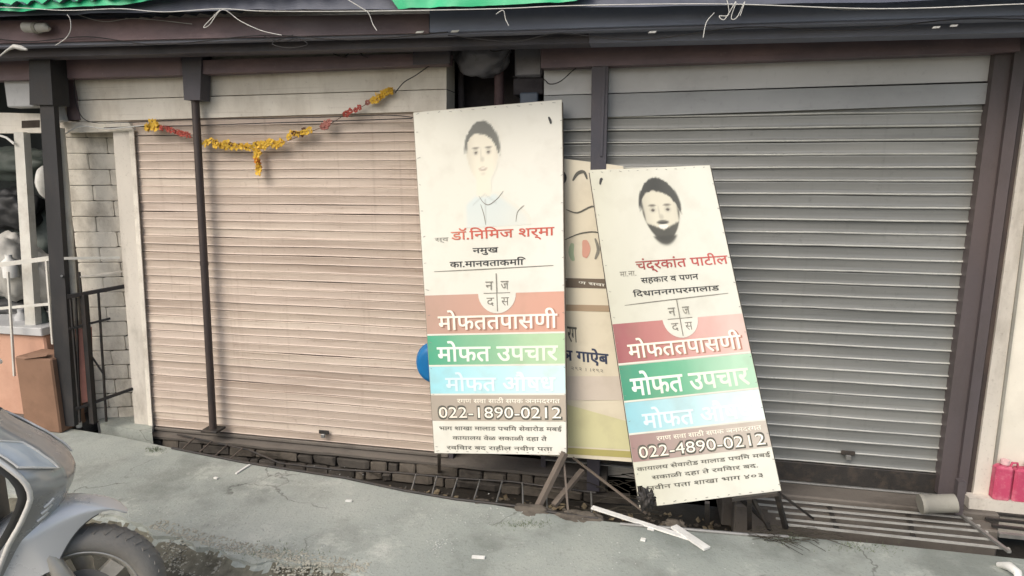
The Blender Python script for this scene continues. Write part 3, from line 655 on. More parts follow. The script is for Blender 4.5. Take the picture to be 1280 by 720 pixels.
put('top_rail', MB().beam(W(-160, 352, -.14), W(68, 322, -.1), .03, .03), M['white_metal'], rl)
put('middle_rail', MB().beam(W(-160, 400, -.14), W(72, 379, -.1), .018, .018), M['white_metal'], rl)
for px, pb in ((10, 470), (58, 430), (-60, 470), (-120, 470)):
    put('baluster', MB().beam(W(px, 340 if px < 40 else 326, -.12), W(px + 8, pb, -.12), .013, .013), M['white_metal'], rl)
solo('salmon_counter', MB().box((W(-200, 470, -.02).x, -.02, 0), (W(62, 470, -.02).x, .5, W(30, 418, -.02).z), .012), M['salmon'], 'salmon coloured counter behind the white railing', 'counter')
solo('stone_slab', MB().box((W(-205, 470, -.05).x, -.05, W(30, 418, -.02).z + .002), (W(64, 470, -.02).x, .5, W(30, 411, -.05).z + .01), .005), M['pale_grey'], 'grey top slab lying on the salmon counter', 'slab')
bx = thing('cardboard_box', 'brown cardboard box standing on the ground against the thick post', 'box')
q0 = G(32, 560, 0); 
put('carton', MB().box((W(29, 500, -.22).x, -.24, 0), (W(72, 500, -.24).x - .01, -.03, W(50, 448, -.24).z), .01), M['cardboard'], bx)
put('flap', MB().hexa([W(29, 449, -.25), W(58, 445, -.25), W(60, 441, -.18), W(31, 444, -.18)], (0, .004, .004)), M['cardboard'], bx)
solo('pale_sack', MB().blob(W(14, 335, .35), (.17, .14, .26), 4, .25, 1.8, 8), M['sack'], 'tall pale grey plastic sack slumped behind the white post', 'sack', )
solo('pale_sack', MB().blob(W(40, 350, .5), (.24, .14, .26), 4, .25, 1.8, 12), M['sack'], 'wide pale sack behind the slumped one at the stall back', 'sack')
solo('tarpaulin_bundle', MB().blob(W(20, 205, .8), (.4, .2, .14), 4, .3, 2.0, 15), M['sack_green'], 'grey green bundle stowed high in the dim stall', 'bundle')
solo('tarpaulin_bundle', MB().blob(W(60, 300, .8), (.22, .2, .34), 4, .3, 2.0, 17), M['sack_green'], 'grey green bundle stacked low beside the pale sacks', 'bundle')
solo('black_bag', MB().blob(W(20, 262, .6), (.22, .14, .17), 4, .25, 2.2, 19), M['black'], 'black plastic bag above the pale sacks in the stall', 'bag')
solo('black_bag', MB().blob(W(18, 390, .4), (.26, .14, .12), 4, .2, 2.2, 21), M['black'], 'black plastic bag lying on the counter behind the railing', 'bag')
solo('white_helmet', MB().blob(W(57, 228, .3), (.055, .07, .12), 3, .08, 1.5, 22), M['scrap_white'], 'white rounded plastic piece showing left of the thick post', 'plastic piece')
solo('hanging_tube', MB().tube([W(-5, 168, .0), W(8, 172, .0), W(18, 180, .0)], .008, 8), M['scrap_white'], 'white tube slanting under the cream lintel', 'tube')

for k, (px, py, y_, r_, m_, lb) in enumerate(((12, 330, .22, .05, 'scrap_white', 'white plastic bottle standing nearest the left frame edge on the counter'), (52, 395, .1, .04, 'sack_green', 'green grey bottle on the counter between post and railing'), (27, 398, .14, .045, 'pale_grey', 'grey tin on the counter behind the white post'))):
    c0 = W(px, py, y_); solo('counter_jar', MB().tube([c0 + Vector((0, 0, -.1)), c0 + Vector((0, 0, .02)), c0 + Vector((0, 0, .045)), c0 + Vector((0, 0, .07))], [r_, r_, r_ * .45, r_ * .45], 14), M[m_], lb, 'jar', 'jars on the stall counter')
# gate perpendicular to wall in front of brick pillar
gt = thing('steel_gate', 'open dark steel bar gate with a torn salmon panel leaning over the brick pillar', 'gate')
gn = (lambda: None)
ga, gb = W(90, 530, -.26), W(168, 490, .0)
def gp(px, py):      # the gate's own vertical plane
    dx = Vector((gb.x - ga.x, gb.y - ga.y, 0)); nrm = Vector((dx.y, -dx.x, 0)); return plane(px, py, nrm, nrm.dot(ga))
put('top_rail', MB().beam(gp(84, 371), gp(166, 356), .028, .024), M['gate_black'], gt)
put('middle_rail', MB().beam(gp(86, 411), gp(138, 398), .015, .013), M['gate_black'], gt)
put('low_rail', MB().beam(gp(95, 511), gp(174, 483), .018, .018), M['gate_black'], gt)
put('hinge_stile', MB().beam(gp(105, 368), gp(117, 529), .034, .034), M['gate_black'], gt)
for a_, b_ in (((88, 372), (99, 512)), ((95, 372), (100, 528)), ((123, 366), (133, 527)), ((99, 340), (102, 372))):
    put('bar', MB().beam(gp(*a_), gp(*b_), .011, .011), M['gate_black'], gt)
put('brace', MB().beam(gp(113, 443), gp(129, 467), .011, .011), M['gate_black'], gt)
put('panel', MB().hexa([gp(96, 506) + Vector((.01, .03, 0)), gp(110, 502) + Vector((.01, .03, 0)), gp(107, 410) + Vector((.01, .03, 0)), gp(87, 413) + Vector((.01, .03, 0))], (.002, .008, 0)), M['salmon_red'], gt)
put('pale_frame', MB().beam(gp(80, 323), gp(150, 322), .012, .016), M['white_metal'], gt)
put('pale_frame', MB().beam(gp(100, 346), gp(156, 339), .012, .01), M['plaster'], gt)
flr = up_sheet([tuple(G(*p, .012)) for p in ((125, 530), (190, 541), (190, 520), (176, 511), (124, 524))], .012, -.1)
solo('threshold_slab', flr, M['pavement'], 'small grey cement threshold at the foot of the brick pillar', 'slab')
solo('white_stub', MB().tube([G(99, 534, .0), G(99, 534, .0) + Vector((0, 0, .03)), G(98, 532, .0) + Vector((0, 0, .075))], [.018, .02, .008], 8), M['scrap_white'], 'small white stub at the foot of the thick post', 'stub')

# ------------------------------------------------------------------ garland
gl = thing('flower_garland', 'yellow and red marigold garland sagging across the top of the beige shutter', 'garland')
def flower_mesh(mat, seed, k=1):
    mb = MB(); r = random.Random(seed)
    for i in range(10):
        a = i / 10 * 6.283 + r.uniform(-.2, .2); rr = .017 * k * r.uniform(.8, 1.2); lay = (i % 3) * .005
        c, s = math.cos(a), math.sin(a); tx, tz = -s, c
        base = Vector((c * .002, -lay, s * .002)); tip = Vector((c * rr, -lay - .004 * r.random(), s * rr)); wv = Vector((tx, 0, tz)) * .007 * k
        mb.add([base, base.lerp(tip, .6) + wv, tip, base.lerp(tip, .6) - wv + Vector((0, -.003, 0))], [(0, 1, 2, 3)])
    me = mb.mesh('flower'); me.materials.append(mat); return me
FM = {c: [flower_mesh(M[c], i + hash(c) % 7 * 0, 1.15) for i in range(3)] for c in ('yellow', 'orange', 'red', 'brown', 'pinkish')}
segs = [([(184, 157), (199, 159)], 'yellow', 6, 1.25, 3.5), ([(203, 159), (222, 165), (240, 171)], 'red', 9, .9, 1.5), ([(256, 177), (290, 182), (325, 182), (355, 178)], 'yellow', 26, 1.1, 2.6),
        ([(268, 178), (300, 182), (340, 180)], 'brown', 7, .55, 3), ([(323, 186), (324, 218)], 'yellow', 9, 1.0, 1.2), ([(323, 197), (324, 209)], 'orange', 4, .9, 1.0), ([(360, 172), (375, 166), (390, 163)], 'yellow', 7, .95, 1.8),
        ([(366, 170), (378, 166), (388, 162)], 'brown', 5, .8, 2.4), ([(404, 158), (413, 154)], 'pinkish', 4, 1.0, 1.5), ([(430, 143), (443, 139), (453, 133)], 'red', 4, .8, .6), ([(458, 129), (466, 126)], 'pinkish', 2, .8, .6), ([(466, 126), (480, 118), (491, 113)], 'yellow', 9, 1.0, 2.2)]
for pts, c, n, s, jit in segs:
    for i in range(n):
        t = (i + .5) / n * (len(pts) - 1); k = min(int(t), len(pts) - 2); t -= k
        x = pts[k][0] + (pts[k + 1][0] - pts[k][0]) * t; y = pts[k][1] + (pts[k + 1][1] - pts[k][1]) * t
        p = W(x + random.uniform(-1, 1), y + random.uniform(-jit, jit), -.045)
        o = put('flower', FM[c][i % 3], M[c], gl); s *= 1.0; o.location = p + Vector((0, random.uniform(-.012, .004), 0))
        o.rotation_euler = (random.uniform(-.4, .4), random.uniform(0, 6.28), random.uniform(-.4, .4)); o.scale = (s * random.uniform(.95, 1.3),) * 3
gs = [W(x, y, -.04) for x, y in ((184, 157), (203, 160), (240, 172), (256, 177), (290, 184), (323, 186), (355, 178), (390, 164), (413, 155), (430, 144), (453, 133), (480, 118), (494, 112))]
put('thread', MB().tube(gs, .0018, 4), M['brown'], gl)

# ------------------------------------------------------------------ portrait signs
INK = weather('faded black ink', (84, 84, 76), .6, (140, 138, 122), .35, 30, None, 0)
INKD = weather('black ink', (44, 46, 48), .6, (90, 90, 84), .3, 30, None, 0)
INKBLUE = weather('navy ink', (48, 58, 84), .6, (90, 96, 110), .3, 30, None, 0)
SMALL = weather('grey small print', (128, 126, 116), .6, (170, 166, 150), .3, 40, None, 0)
CREAMP = flat_print('cream flex sheet', (217, 216, 203), (220, 219, 208), mid=(214, 213, 200), alpha_mix=.08)
CREAMB = flat_print('aged cream flex sheet', (196, 196, 178), (216, 217, 205), mid=(208, 208, 194), alpha_mix=.08)
REDINK = flat_print('faded red lettering', (206, 150, 120), (190, 84, 66), mid=(192, 88, 70))
REDINK2 = flat_print('dull red lettering', (160, 130, 116), (190, 90, 84), mid=(150, 52, 52))
LETTER = flat_print('cream lettering', (240, 232, 212), (244, 240, 226))
GREENL = flat_print('pale green lettering', (226, 240, 226), (222, 238, 214))
BLUEL = flat_print('pale blue lettering', (206, 232, 238), (226, 240, 240))

class Sign:
    def __init__(s, corners, n, d, label, thick=.02):
        s.n = Vector(n).normalized(); s.q = [plane(x, y, n, d) for x, y in corners]      # TL TR BR BL
        if s.n.y > 0: s.n = -s.n
        s.root = thing('portrait_signboard', label, 'signboard', 'flex signboards leaning against the shutters', tuple(s.q[3].lerp(s.q[2], .5)))
        s.o = Vector(s.root.location); s.thick = thick
    def P(s, u, v, off=0):
        tl, tr, br, bl = s.q
        if off >= 0:
            k = s.o.x * 3
            off += .0035 * noise.noise(Vector((u * 2.2 + k, v * 5, 1))) + .0018 * noise.noise(Vector((u * 5 + v * 9, v * 4 - u * 7, k))) + .006 * (abs(u - .5) * 2) ** 6 * noise.noise(Vector((v * 5, k, 3 if u > .5 else 8))) + .004
        return (tl.lerp(tr, u)).lerp(bl.lerp(br, u), v) + s.n * off - s.o
    def poly(s, pts, m, name, off, back=None):
        mb = MB(); n = len(pts)
        if back is None:
            mb.add([s.P(u, v, off) for u, v in pts], [tuple(range(n))]); mb.uv = list(pts)
        else:
            f = [s.P(u, v, off) for u, v in pts]; mb.hexa(f, -s.n * back); mb.uv = list(pts) * 2
        return put(name, mb, m, s.root)
    def rect(s, u0, u1, v0, v1, m, name, off):
        n1 = max(2, int((u1 - u0) * 24)); n2 = max(1, int((v1 - v0) * 60)); mb = MB(); uv = []
        def fn(a, b): u, v = u0 + (u1 - u0) * a, v1 - (v1 - v0) * b; uv.append((u, v)); return s.P(u, v, off)
        mb.grid(fn, n1, n2); mb.uv = uv; return put(name, mb, m, s.root)
    def sheet(s, m, outline=None, amp=.004):
        N1, N2 = 24, 48; mb = MB(); vs = []; uv = []
        for j in range(N2 + 1):
            for i in range(N1 + 1):
                u, v = i / N1, j / N2; vs.append(s.P(u, v, 0)); uv.append((u, v))
        fs = []
        for j in range(N2):
            for i in range(N1):
                u, v = (i + .5) / N1, (j + .5) / N2
                if outline and outline(u, v): continue
                a = j * (N1 + 1) + i; fs.append((a, a + N1 + 1, a + N1 + 2, a + 1))
        mb.add(vs, fs, True); mb.uv = uv; put('printed_sheet', mb, m, s.root)
    def frame(s, m, w_=.02):
        for a, b in (((0, 0), (1, 0)), ((1, 0), (1, 1)), ((1, 1), (0, 1)), ((0, 1), (0, 0)), ((0, .5), (1, .5))):
            ctr = Vector((.5, .5)); aa = Vector(a).lerp(ctr, .012); bb = Vector(b).lerp(ctr, .012)
            put('frame_bar', MB().beam(s.P(*aa, -.014), s.P(*bb, -.014), w_, .022, s.n), m, s.root)
        for a, b in (((0, 0), (1, 0)), ((1, 0), (1, 1)), ((0, 1), (0, 0))):
            put('folded_edge', MB().beam(s.P(*a, -.006), s.P(*b, -.006), .004, .014, s.n), M['sign_edge'], s.root)
    def staples(s):
        mb = MB(); r = random.Random(len(s.root['label']))
        for k in range(26):
            t = (k + .5) / 26
            for u, v in ((.012, t), (.988, t)) if k % 2 else ((t, .006), (t, .994)):
                a = s.P(u + r.uniform(-.003, .003), v, .0012); b = s.P(u + r.uniform(.008, .02), v + r.uniform(-.003, .003), .0012); mb.beam(a, b, .0022, .002)
        put('staples', mb, M['grey_steel'], s.root, kind='stuff')
    def text(s, body, u0, u1, v0, v1, m, name='lettering', off=.002, bold=0., slant=0.):
        c = bpy.data.curves.new('lettering', 'FONT'); c.body = body; c.resolution_u = 3
        o = bpy.data.objects.new('lettering_tmp', c); C.objects.link(o)
        src = bpy.data.meshes.new_from_object(o.evaluated_get(bpy.context.evaluated_depsgraph_get()))
        bpy.data.objects.remove(o)
        if not src.vertices: return
        co = [v.co.copy() for v in src.vertices]; fs = [tuple(p.vertices) for p in src.polygons]
        xs = [v.x for v in co]; ys = [v.y for v in co]
        a, b, e, f = min(xs), max(xs), min(ys), max(ys)
        par = list(range(len(co)))
        def find(i):
            while par[i] != i: par[i] = par[par[i]]; i = par[i]
            return i
        for e_ in src.edges: par[find(e_.vertices[0])] = find(e_.vertices[1])
        ids = {}; isl = [ids.setdefault(find(i), len(ids)) % 4 for i in range(len(co))]
        mb = MB(); mb.uv = []
        shifts = [(0, 0)] if bold < .008 else [(bold * i * .8, bold * j * .8) for i, j in ((-1, -1), (1, -1), (1, 1), (-1, 1))]
        for k, (sx_, sy_) in enumerate(shifts):
            vs = []
            for i, v in enumerate(co):
                u = u0 + (v.x + sx_ - a) / (b - a) * (u1 - u0); t = v1 - (v.y + sy_ - e) / (f - e) * (v1 - v0)
                mb.uv.append((u, t)); vs.append(s.P(u, t, off + .00005 * isl[i] + .0002 * k))
            mb.add(vs, fs)
        me = mb.mesh(name)
        me.materials.clear(); me.materials.append(m)
        return put(name, me, m, s.root)
def arc(cx, cy, rx, ry, a0, a1, n=16):
    return [(cx + rx * math.cos(math.radians(a0 + (a1 - a0) * i / n)), cy + ry * math.sin(math.radians(a0 + (a1 - a0) * i / n))) for i in range(n + 1)]
def smooth(pts, k=5, closed=True):
    n = len(pts); out = []
    for i in range(n if closed else n - 1):
        g = (lambda j: pts[j % n]) if closed else (lambda j: pts[min(max(j, 0), n - 1)])
        p0, p1, p2, p3 = g(i - 1), g(i), g(i + 1), g(i + 2)
        for a in range(k):
            t = a / k; out.append(tuple(.5 * (2 * p1[c] + (p2[c] - p0[c]) * t + (2 * p0[c] - 5 * p1[c] + 4 * p2[c] - p3[c]) * t * t + (3 * p1[c] - p0[c] - 3 * p2[c] + p3[c]) * t ** 3) for c in (0, 1)))
    if not closed: out.append(tuple(pts[-1]))
    return out
def stroke(sg, pts, wd, m, off=.0025, name='portrait_stroke'):
    pts = smooth(pts, 4, False) if len(pts) > 2 else pts
    n = len(pts); L_ = []; R_ = []
    for i, (u, v) in enumerate(pts):
        a = pts[max(i - 1, 0)]; b = pts[min(i + 1, n - 1)]; du, dv = (b[0] - a[0]), (b[1] - a[1]) * 2.3; l = math.hypot(du, dv) or 1
        w_ = wd * math.sin(math.pi * (i + .6) / (n + .2)) ** .5
        L_.append((u - dv / l * w_, v + du / l * w_ / 2.3)); R_.append((u + dv / l * w_, v - du / l * w_ / 2.3))
    mb = MB(); mb.add([sg.P(*p, off) for p in L_ + R_], [(i, i + 1, n + i + 1, n + i) for i in range(n - 1)]); mb.uv = L_ + R_
    return put(name, mb, m, sg.root)

def lower_print(s, b, cols, phone, small):
    """coloured bands shared by both designs; b = list of v limits"""
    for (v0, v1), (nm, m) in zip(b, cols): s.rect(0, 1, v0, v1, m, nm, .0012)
    for v in (b[0][1], b[1][1], b[2][1]): s.rect(0, 1, v - .001, v + .004, CREAMP, 'white_rule', .0018)
    (a0, a1), (g0, g1), (c0, c1), (d0, d1) = b
    cx = .53; r = .135; ry = r / 2.35
    s.poly(arc(cx, a0, r, ry, 0, 180), CREAMP, 'emblem_disc', .0034)
    stroke(s, [(cx, a0 - ry), (cx, a0 + ry * .9)], .004, SMALL, .0046, 'emblem_line'); stroke(s, [(cx - r * .7, a0 - .001), (cx + r * .7, a0 - .001)], .003, SMALL, .0046, 'emblem_line')
    for tx, u, v in (('न', -.08, -.035), ('ज', .03, -.035), ('द', -.075, .012), ('स', .03, .012)): s.text(tx, cx + u, cx + u + .055, a0 + v, a0 + v + .024, SMALL, 'emblem_letter', .0046, .0)
    h = a1 - a0
    s.text('मोफततपासणी', .1, .96, a0 + h * .42, a1 - h * .08, SHADE, 'lettering_shade', .0022, .035); s.text('मोफततपासणी', .09, .95, a0 + h * .4, a1 - h * .1, LETTER, 'band_lettering', .0032, .014)
    h = g1 - g0
    s.text('मोफत उपचार', .07, .95, g0 + h * .2, g1 - h * .12, GREENL, 'band_lettering', .003, .02)
    h = c1 - c0
    s.text('मोफत औषध', .12, .93, c0 + h * .22, c1 - h * .1, BLUEL, 'band_lettering', .003, .02)
    h = d1 - d0
    s.text('रगण सवा साठी सपक ञनमदरगत', .2, .96, d0 + h * .08, d0 + h * .32, LETTER, 'small_lettering', .003, .01)
    s.text(phone, .05, .97, d0 + h * .42, d1 - h * .08, INK, 'phone_number_outline', .0022, .05); s.text(phone, .055, .965, d0 + h * .46, d1 - h * .12, LETTER, 'phone_number', .0032, .004)
    y = d1 + .012
    for k, (tx, u0, u1) in enumerate(small):
        s.text(tx, u0, u1, y, y + .017, INK, 'small_lettering', .002, .008); y += .0285
SHADE = flat_print('brown lettering shade', (140, 108, 90), (176, 128, 110))
def bands(p, *c): return [(n, flat_print(p + n, *x)) for n, x in zip(('rose_band', 'green_band', 'blue_band', 'taupe_band'), c)]  # bands pale towards the right, glare put into the ink colours

def portrait(sg, fn, u0, u1, v0, v1, nu=64, nv=72):
    mb = MB(); cols = []; uv = []
    def g(a, b):
        u, v = u0 + (u1 - u0) * a, v0 + (v1 - v0) * b; cols.append(fn(u, v)); uv.append((u, v)); return sg.P(u, v, .0012)
    mb.grid(g, nu, nv); mb.f = [f[::-1] for f in mb.f]; mb.uv = uv
    keep = [i for i, f in enumerate(mb.f) if max(cols[k][3] for k in f) > .04]
    mb.f = [mb.f[i] for i in keep]; mb.sm = [mb.sm[i] for i in keep]
    me = mb.mesh('portrait_print'); at = me.color_attributes.new('ink', 'FLOAT_COLOR', 'POINT')
    for i, c in enumerate(cols):
        l = lin(c[:3]); at.data[i].color = (*l, 1)
    return put('portrait_print', me, PORTRAIT, sg.root)
PORTRAIT = bpy.data.materials.new('printed portrait'); PORTRAIT.use_nodes = True
_a = PORTRAIT.node_tree.nodes.new('ShaderNodeAttribute'); _a.attribute_name = 'ink'; PORTRAIT.node_tree.links.new(_a.outputs['Color'], PORTRAIT.node_tree.nodes['Principled BSDF'].inputs['Base Color']); PORTRAIT.node_tree.nodes['Principled BSDF'].inputs['Roughness'].default_value = .55
def sst(a, b, x): t = min(1, max(0, (x - a) / (b - a))); return t * t * (3 - 2 * t)
def face(cx, cy, rx, ry, paper, skin, hair, beard, fade, shirt):
    def fn(u, v):
        x = (u - cx) / rx; y = (v - cy) / ry; nz = noise.noise(Vector((u * 40, v * 90, 2))) * .5 + noise.noise(Vector((u * 90, v * 200, 5))) * .3
        c = list(paper); cov = 0
        def lay(col, k):
            nonlocal c, cov
            k = max(0, min(1, k)); cov = max(cov, k); c = [a + (b - a) * k for a, b in zip(c, col)]
        # neck and shirt
        if shirt:
            sh = sst(1.35, 1.5, y + .12 * abs(x)) * (1 - sst(2.0, 2.5, abs(x - .35) * (1.0 if x > .3 else 1.5))) * (1 - sst(2.3, 2.75, y))
            wide = sst(0, .25, (y - 1.0 - .42 * abs(x - .15)))
            lay(shirt, sh * wide * .8)
            lay(skin, (1 - sst(.38, .5, abs(x))) * sst(.7, .9, y) * (1 - sst(1.35, 1.5, y)) * .9)
            lay((150, 160, 158), .5 * max(0, 1 - abs(y - 1.35 - .45 * abs(x - .05)) / .05) * (abs(x - .05) < .75))
            lay((120, 126, 122), .5 * max(0, 1 - abs(x - .05 - .02 * y) / .05) * (1.5 < y < 2.3))
        r = math.hypot(x / (1 - .16 * max(0, y)), y)
        inside = 1 - sst(.93, 1.0, r)
        lay(skin, inside)
        lay([k * .86 for k in skin], inside * sst(.3, .95, -x) * .55); lay([k * .9 for k in skin], inside * sst(.55, 1.0, x) * .5)
        e = lambda ex, ey, sx, sy: max(0, 1 - ((x - ex) / sx) ** 2 - ((y - ey) / sy) ** 2)
        lay([k * .8 for k in skin], e(-.02, .18, .16, .12) * .7); lay([k * .84 for k in skin], e(-.1, .0, .07, .25) * .6)
        for ex in (-.4, .38):
            lay((78, 74, 66), e(ex, -.2, .25, .05) * .9); lay([k * .78 for k in skin], e(ex, -.06, .24, .13) * .6); lay((60, 54, 50), e(ex, -.05, .12, .05) * 1.3)
        lay((128, 108, 94), e(0, .5, .3, .07)); lay((238, 234, 222), e(0, .48, .2, .035) * (.9 if beard is None else .0))
        lay([k * .85 for k in skin], e(0, .66, .2, .06) * .6)
        if beard:
            lay(beard, inside * sst(.42, .5, y + .06 * nz + .3 * (abs(x) - .5)) * .92)
            lay(beard, e(0, .36, .36, .08) * 1.4); lay(beard, inside * sst(.8, .92, abs(x)) * sst(-.3, .1, y) * .8); lay(beard, (1 - sst(.95, 1.08, math.hypot(x * 1.15, y * .93))) * sst(.75, .85, y) * .95)
        if beard: lay((236, 234, 222), sst(0, .5, e(0, .50 - .3 * x * x, .30, .085)) * .9); lay((90, 88, 80), sst(.2, .6, e(0, .34, .30, .03)) * .8)
        hr = math.hypot(x / 1.08, (y + .06) / 1.06)
        hl = -.66 + .14 * x + .34 * (abs(x) ** 3) * 1.6 + .08 * nz
        lay(hair, (1 - sst(.96, 1.01, hr + .05 * nz)) * (1 - sst(hl - .03, hl + .04, y)))
        lay(hair, (1 - sst(1.0, 1.06, hr)) * sst(.84, .95, abs(x)) * (1 - sst(-.25, .0, y + .2 * nz)) * .8)
        f = fade(u, v); c = [a + (b - a) * f for a, b in zip(c, paper)]  # blend to paper, stronger on the right, paints glare into the portrait
        return (*c, cov)
    return fn
# sign A
PA = (0, 1, -.16); 
def dfor(n, y, z): return n[1] * y + n[2] * z
A = Sign([(517, 141), (702, 125), (708, 568.5), (543.5, 566)], PA, dfor(PA, -.45, .05), 'upright cream signboard printed with a faded smiling man, touching the beige shutter')
A.staples(); A.sheet(CREAMP); A.frame(M['wood'])
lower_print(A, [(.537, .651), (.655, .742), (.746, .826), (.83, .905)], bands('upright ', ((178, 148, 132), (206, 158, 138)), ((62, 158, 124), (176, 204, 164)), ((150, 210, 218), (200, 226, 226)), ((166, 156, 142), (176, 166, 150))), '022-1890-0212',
            [('भाग शाखा मालाड पचिम सेवारोड मबई', .05, .97), ('कायालय वेळ सकाळी दहा ते', .15, .86), ('रविवार बद राहील नवीन पता', .1, .9)])
A.text('डॉ.निमिज शर्मा'.replace('नि', 'िन').replace('मि', 'िम'), .22, .94, .345, .388, REDINK, 'name_lettering', .002, .012)
A.text('स्व', .1, .2, .37, .385, SMALL, 'name_prefix', .002, .0)
A.text('नमुख', .37, .55, .405, .425, INKD, 'title_lettering', .002, .015); A.text('का.मानवताकमिा', .2, .74, .435, .458, INKD, 'title_lettering', .002, .015)
stroke(A, [(.08, .468), (.5, .466), (.93, .463)], .0035, SMALL, .002, 'thin_rule')
PHAIR = flat_print('portrait hair print', (92, 96, 86), (146, 148, 134), alpha_mix=.4); PBLUE = flat_print('pale shirt print', (226, 226, 212), (204, 220, 218)); PFACE = flat_print('faded face print', (236, 228, 204), (234, 226, 204))
portrait(A, face(.465, .135, .112, .086, (214, 213, 200), (220, 214, 194), (78, 80, 74), None, lambda u, v: .16 + .3 * sst(.5, .75, u) + .25 * sst(.22, .34, v), (190, 206, 208)), .22, .82, .035, .345)
for pts, w_ in (([(.43, .255), (.46, .275), (.5, .282), (.56, .265), (.6, .245)], .0028), ([(.44, .28), (.46, .31), (.47, .34)], .0028), ([(.68, .335), (.69, .31), (.72, .295), (.74, .29)], .0028)):
    stroke(A, pts, w_, SMALL)
stroke(A, [(.915, .045), (.925, .055), (.93, .065)], .008, INKD, .003, 'torn_eyelet')
# sign B
PB = (0, 1, -.20)
B = Sign([(737, 213), (887, 207), (976, 613), (800, 634.5)], PB, dfor(PB, -.62, .05), 'tilted cream signboard printed with a bearded man, leaning on the grey shutter')
B.staples(); B.sheet(CREAMB, lambda u, v: u < .12 and v > .915 + u * .62); B.frame(M['dark_steel'])
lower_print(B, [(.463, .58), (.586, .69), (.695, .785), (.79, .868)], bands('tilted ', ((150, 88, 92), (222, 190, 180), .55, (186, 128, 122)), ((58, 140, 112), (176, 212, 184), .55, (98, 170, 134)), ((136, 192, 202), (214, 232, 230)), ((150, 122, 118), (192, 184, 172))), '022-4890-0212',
            [('कायालय सेवारोड मालाड पचिम मबई', .02, .98), ('सकाळी दहा ते रविवार बद.', .12, .88), ('नवीन पता शाखा भाग ४०३', .08, .9)])
B.text('चंद्रकांत पाटील', .26, .98, .272, .318, REDINK2, 'name_lettering', .002, .012); B.text('मा.ना.', .12, .25, .31, .325, SMALL, 'name_prefix', .002, .0)
B.text('सहकार व पणन', .28, .73, .333, .352, INKD, 'title_lettering', .002, .012); B.text('िदधाननगपरमालाड', .2, .87, .366, .388, INKD, 'title_lettering', .002, .012)
stroke(B, [(.12, .41), (.5, .404), (.93, .398)], .0035, SMALL, .002, 'thin_rule')
portrait(B, face(.535, .135, .155, .094, (208, 208, 194), (206, 202, 182), (44, 46, 43), (50, 51, 46), lambda u, v: .08 + .12 * sst(.5, .75, u), None), .34, .73, .02, .26)
stroke(B, [(.07, .045), (.085, .03), (.1, .028)], .01, INKD, .003, 'torn_eyelet')
# sign C (behind)
PC = (0, 1, -.10)
Cc = Sign([(612, 187), (779, 208), (800, 578), (640, 566)], PC, dfor(PC, -.26, 0), 'yellowed signboard mostly hidden behind and between the two portrait signs')
Cc.sheet(flat_print('yellowed flex sheet', (196, 190, 168), (214, 206, 184))); Cc.frame(M['wood'])
def cpx(px, py):          # sheet coordinates of a place on this board
    p = plane(px, py, PC, dfor(PC, -.26, 0)); best = None
    u = v = .5
    for _ in range(30):
        q = Cc.P(u, v) + Cc.o; e = p - q
        du = (Cc.P(u + .01, v) - Cc.P(u, v)) * 100; dv = (Cc.P(u, v + .01) - Cc.P(u, v)) * 100
        u += e.dot(du) / du.dot(du) * .8; v += e.dot(dv) / dv.dot(dv) * .8
    return (u, v)
REDPALE = flat_print('washed red print', (196, 140, 122), (200, 150, 132)); GREENP = flat_print('washed green print', (150, 168, 136), (160, 176, 146))
def cpoly(px, m, name, off=.0015): Cc.poly([cpx(*p) for p in px], m, name, off)
def ctext(tx, x0, x1, y0, y1, m, bold=.01):
    a = cpx(x0, y0); b = cpx(x1, y1); Cc.text(tx, a[0], b[0], a[1], b[1], m, 'lettering', .002, bold)
TANP = flat_print('tan print', (150, 130, 104), (164, 144, 118)); DKP = flat_print('dark brown strip print', (92, 80, 66), (104, 92, 78)); YG = flat_print('yellow green print', (190, 188, 142), (204, 201, 158)); PALE = flat_print('pale taupe print', (190, 180, 168), (200, 190, 176)); YG2 = flat_print('olive print', (158, 152, 92), (170, 162, 100))
cpoly([(690, 359), (772, 361), (772, 349), (690, 347)], DKP, 'dark_strip'); cpoly([(690, 388), (776, 390), (776, 382), (690, 380)], TANP, 'tan_strip')
cpoly([(690, 500), (786, 500), (782, 470), (690, 470)], PALE, 'taupe_field', .001)
cpoly([(690, 556), (790, 562), (790, 528), (690, 500)], YG, 'yellow_green_field'); cpoly([(690, 566), (792, 572), (792, 564), (690, 558)], YG2, 'olive_strip', .0018)
ctext('पकरण सवा', 700, 756, 349, 358, CREAMP, .02)
ctext('रग', 709, 722, 408, 428, INK, .015); ctext('ञ गाऐब', 700, 761, 432, 458, INKBLUE, .03); ctext('२९२ । ।१९२', 714, 754, 458, 466, SMALL, .005)
for pts, w_, m in (([(708, 262), (722, 266), (740, 258), (752, 262)], .006, INK), ([(706, 300), (725, 292), (745, 290), (752, 296)], .005, INK), ([(716, 226), (722, 217), (730, 215), (734, 224)], .012, INK), ([(704, 214), (707, 222), (704, 230)], .01, INKD), ([(731, 300), (733, 310), (731, 322)], .03, REDPALE), ([(716, 304), (714, 316), (717, 326)], .02, GREENP), ([(744, 298), (748, 312), (744, 324)], .012, SMALL)):
    stroke(Cc, [cpx(*p) for p in pts], w_, m)
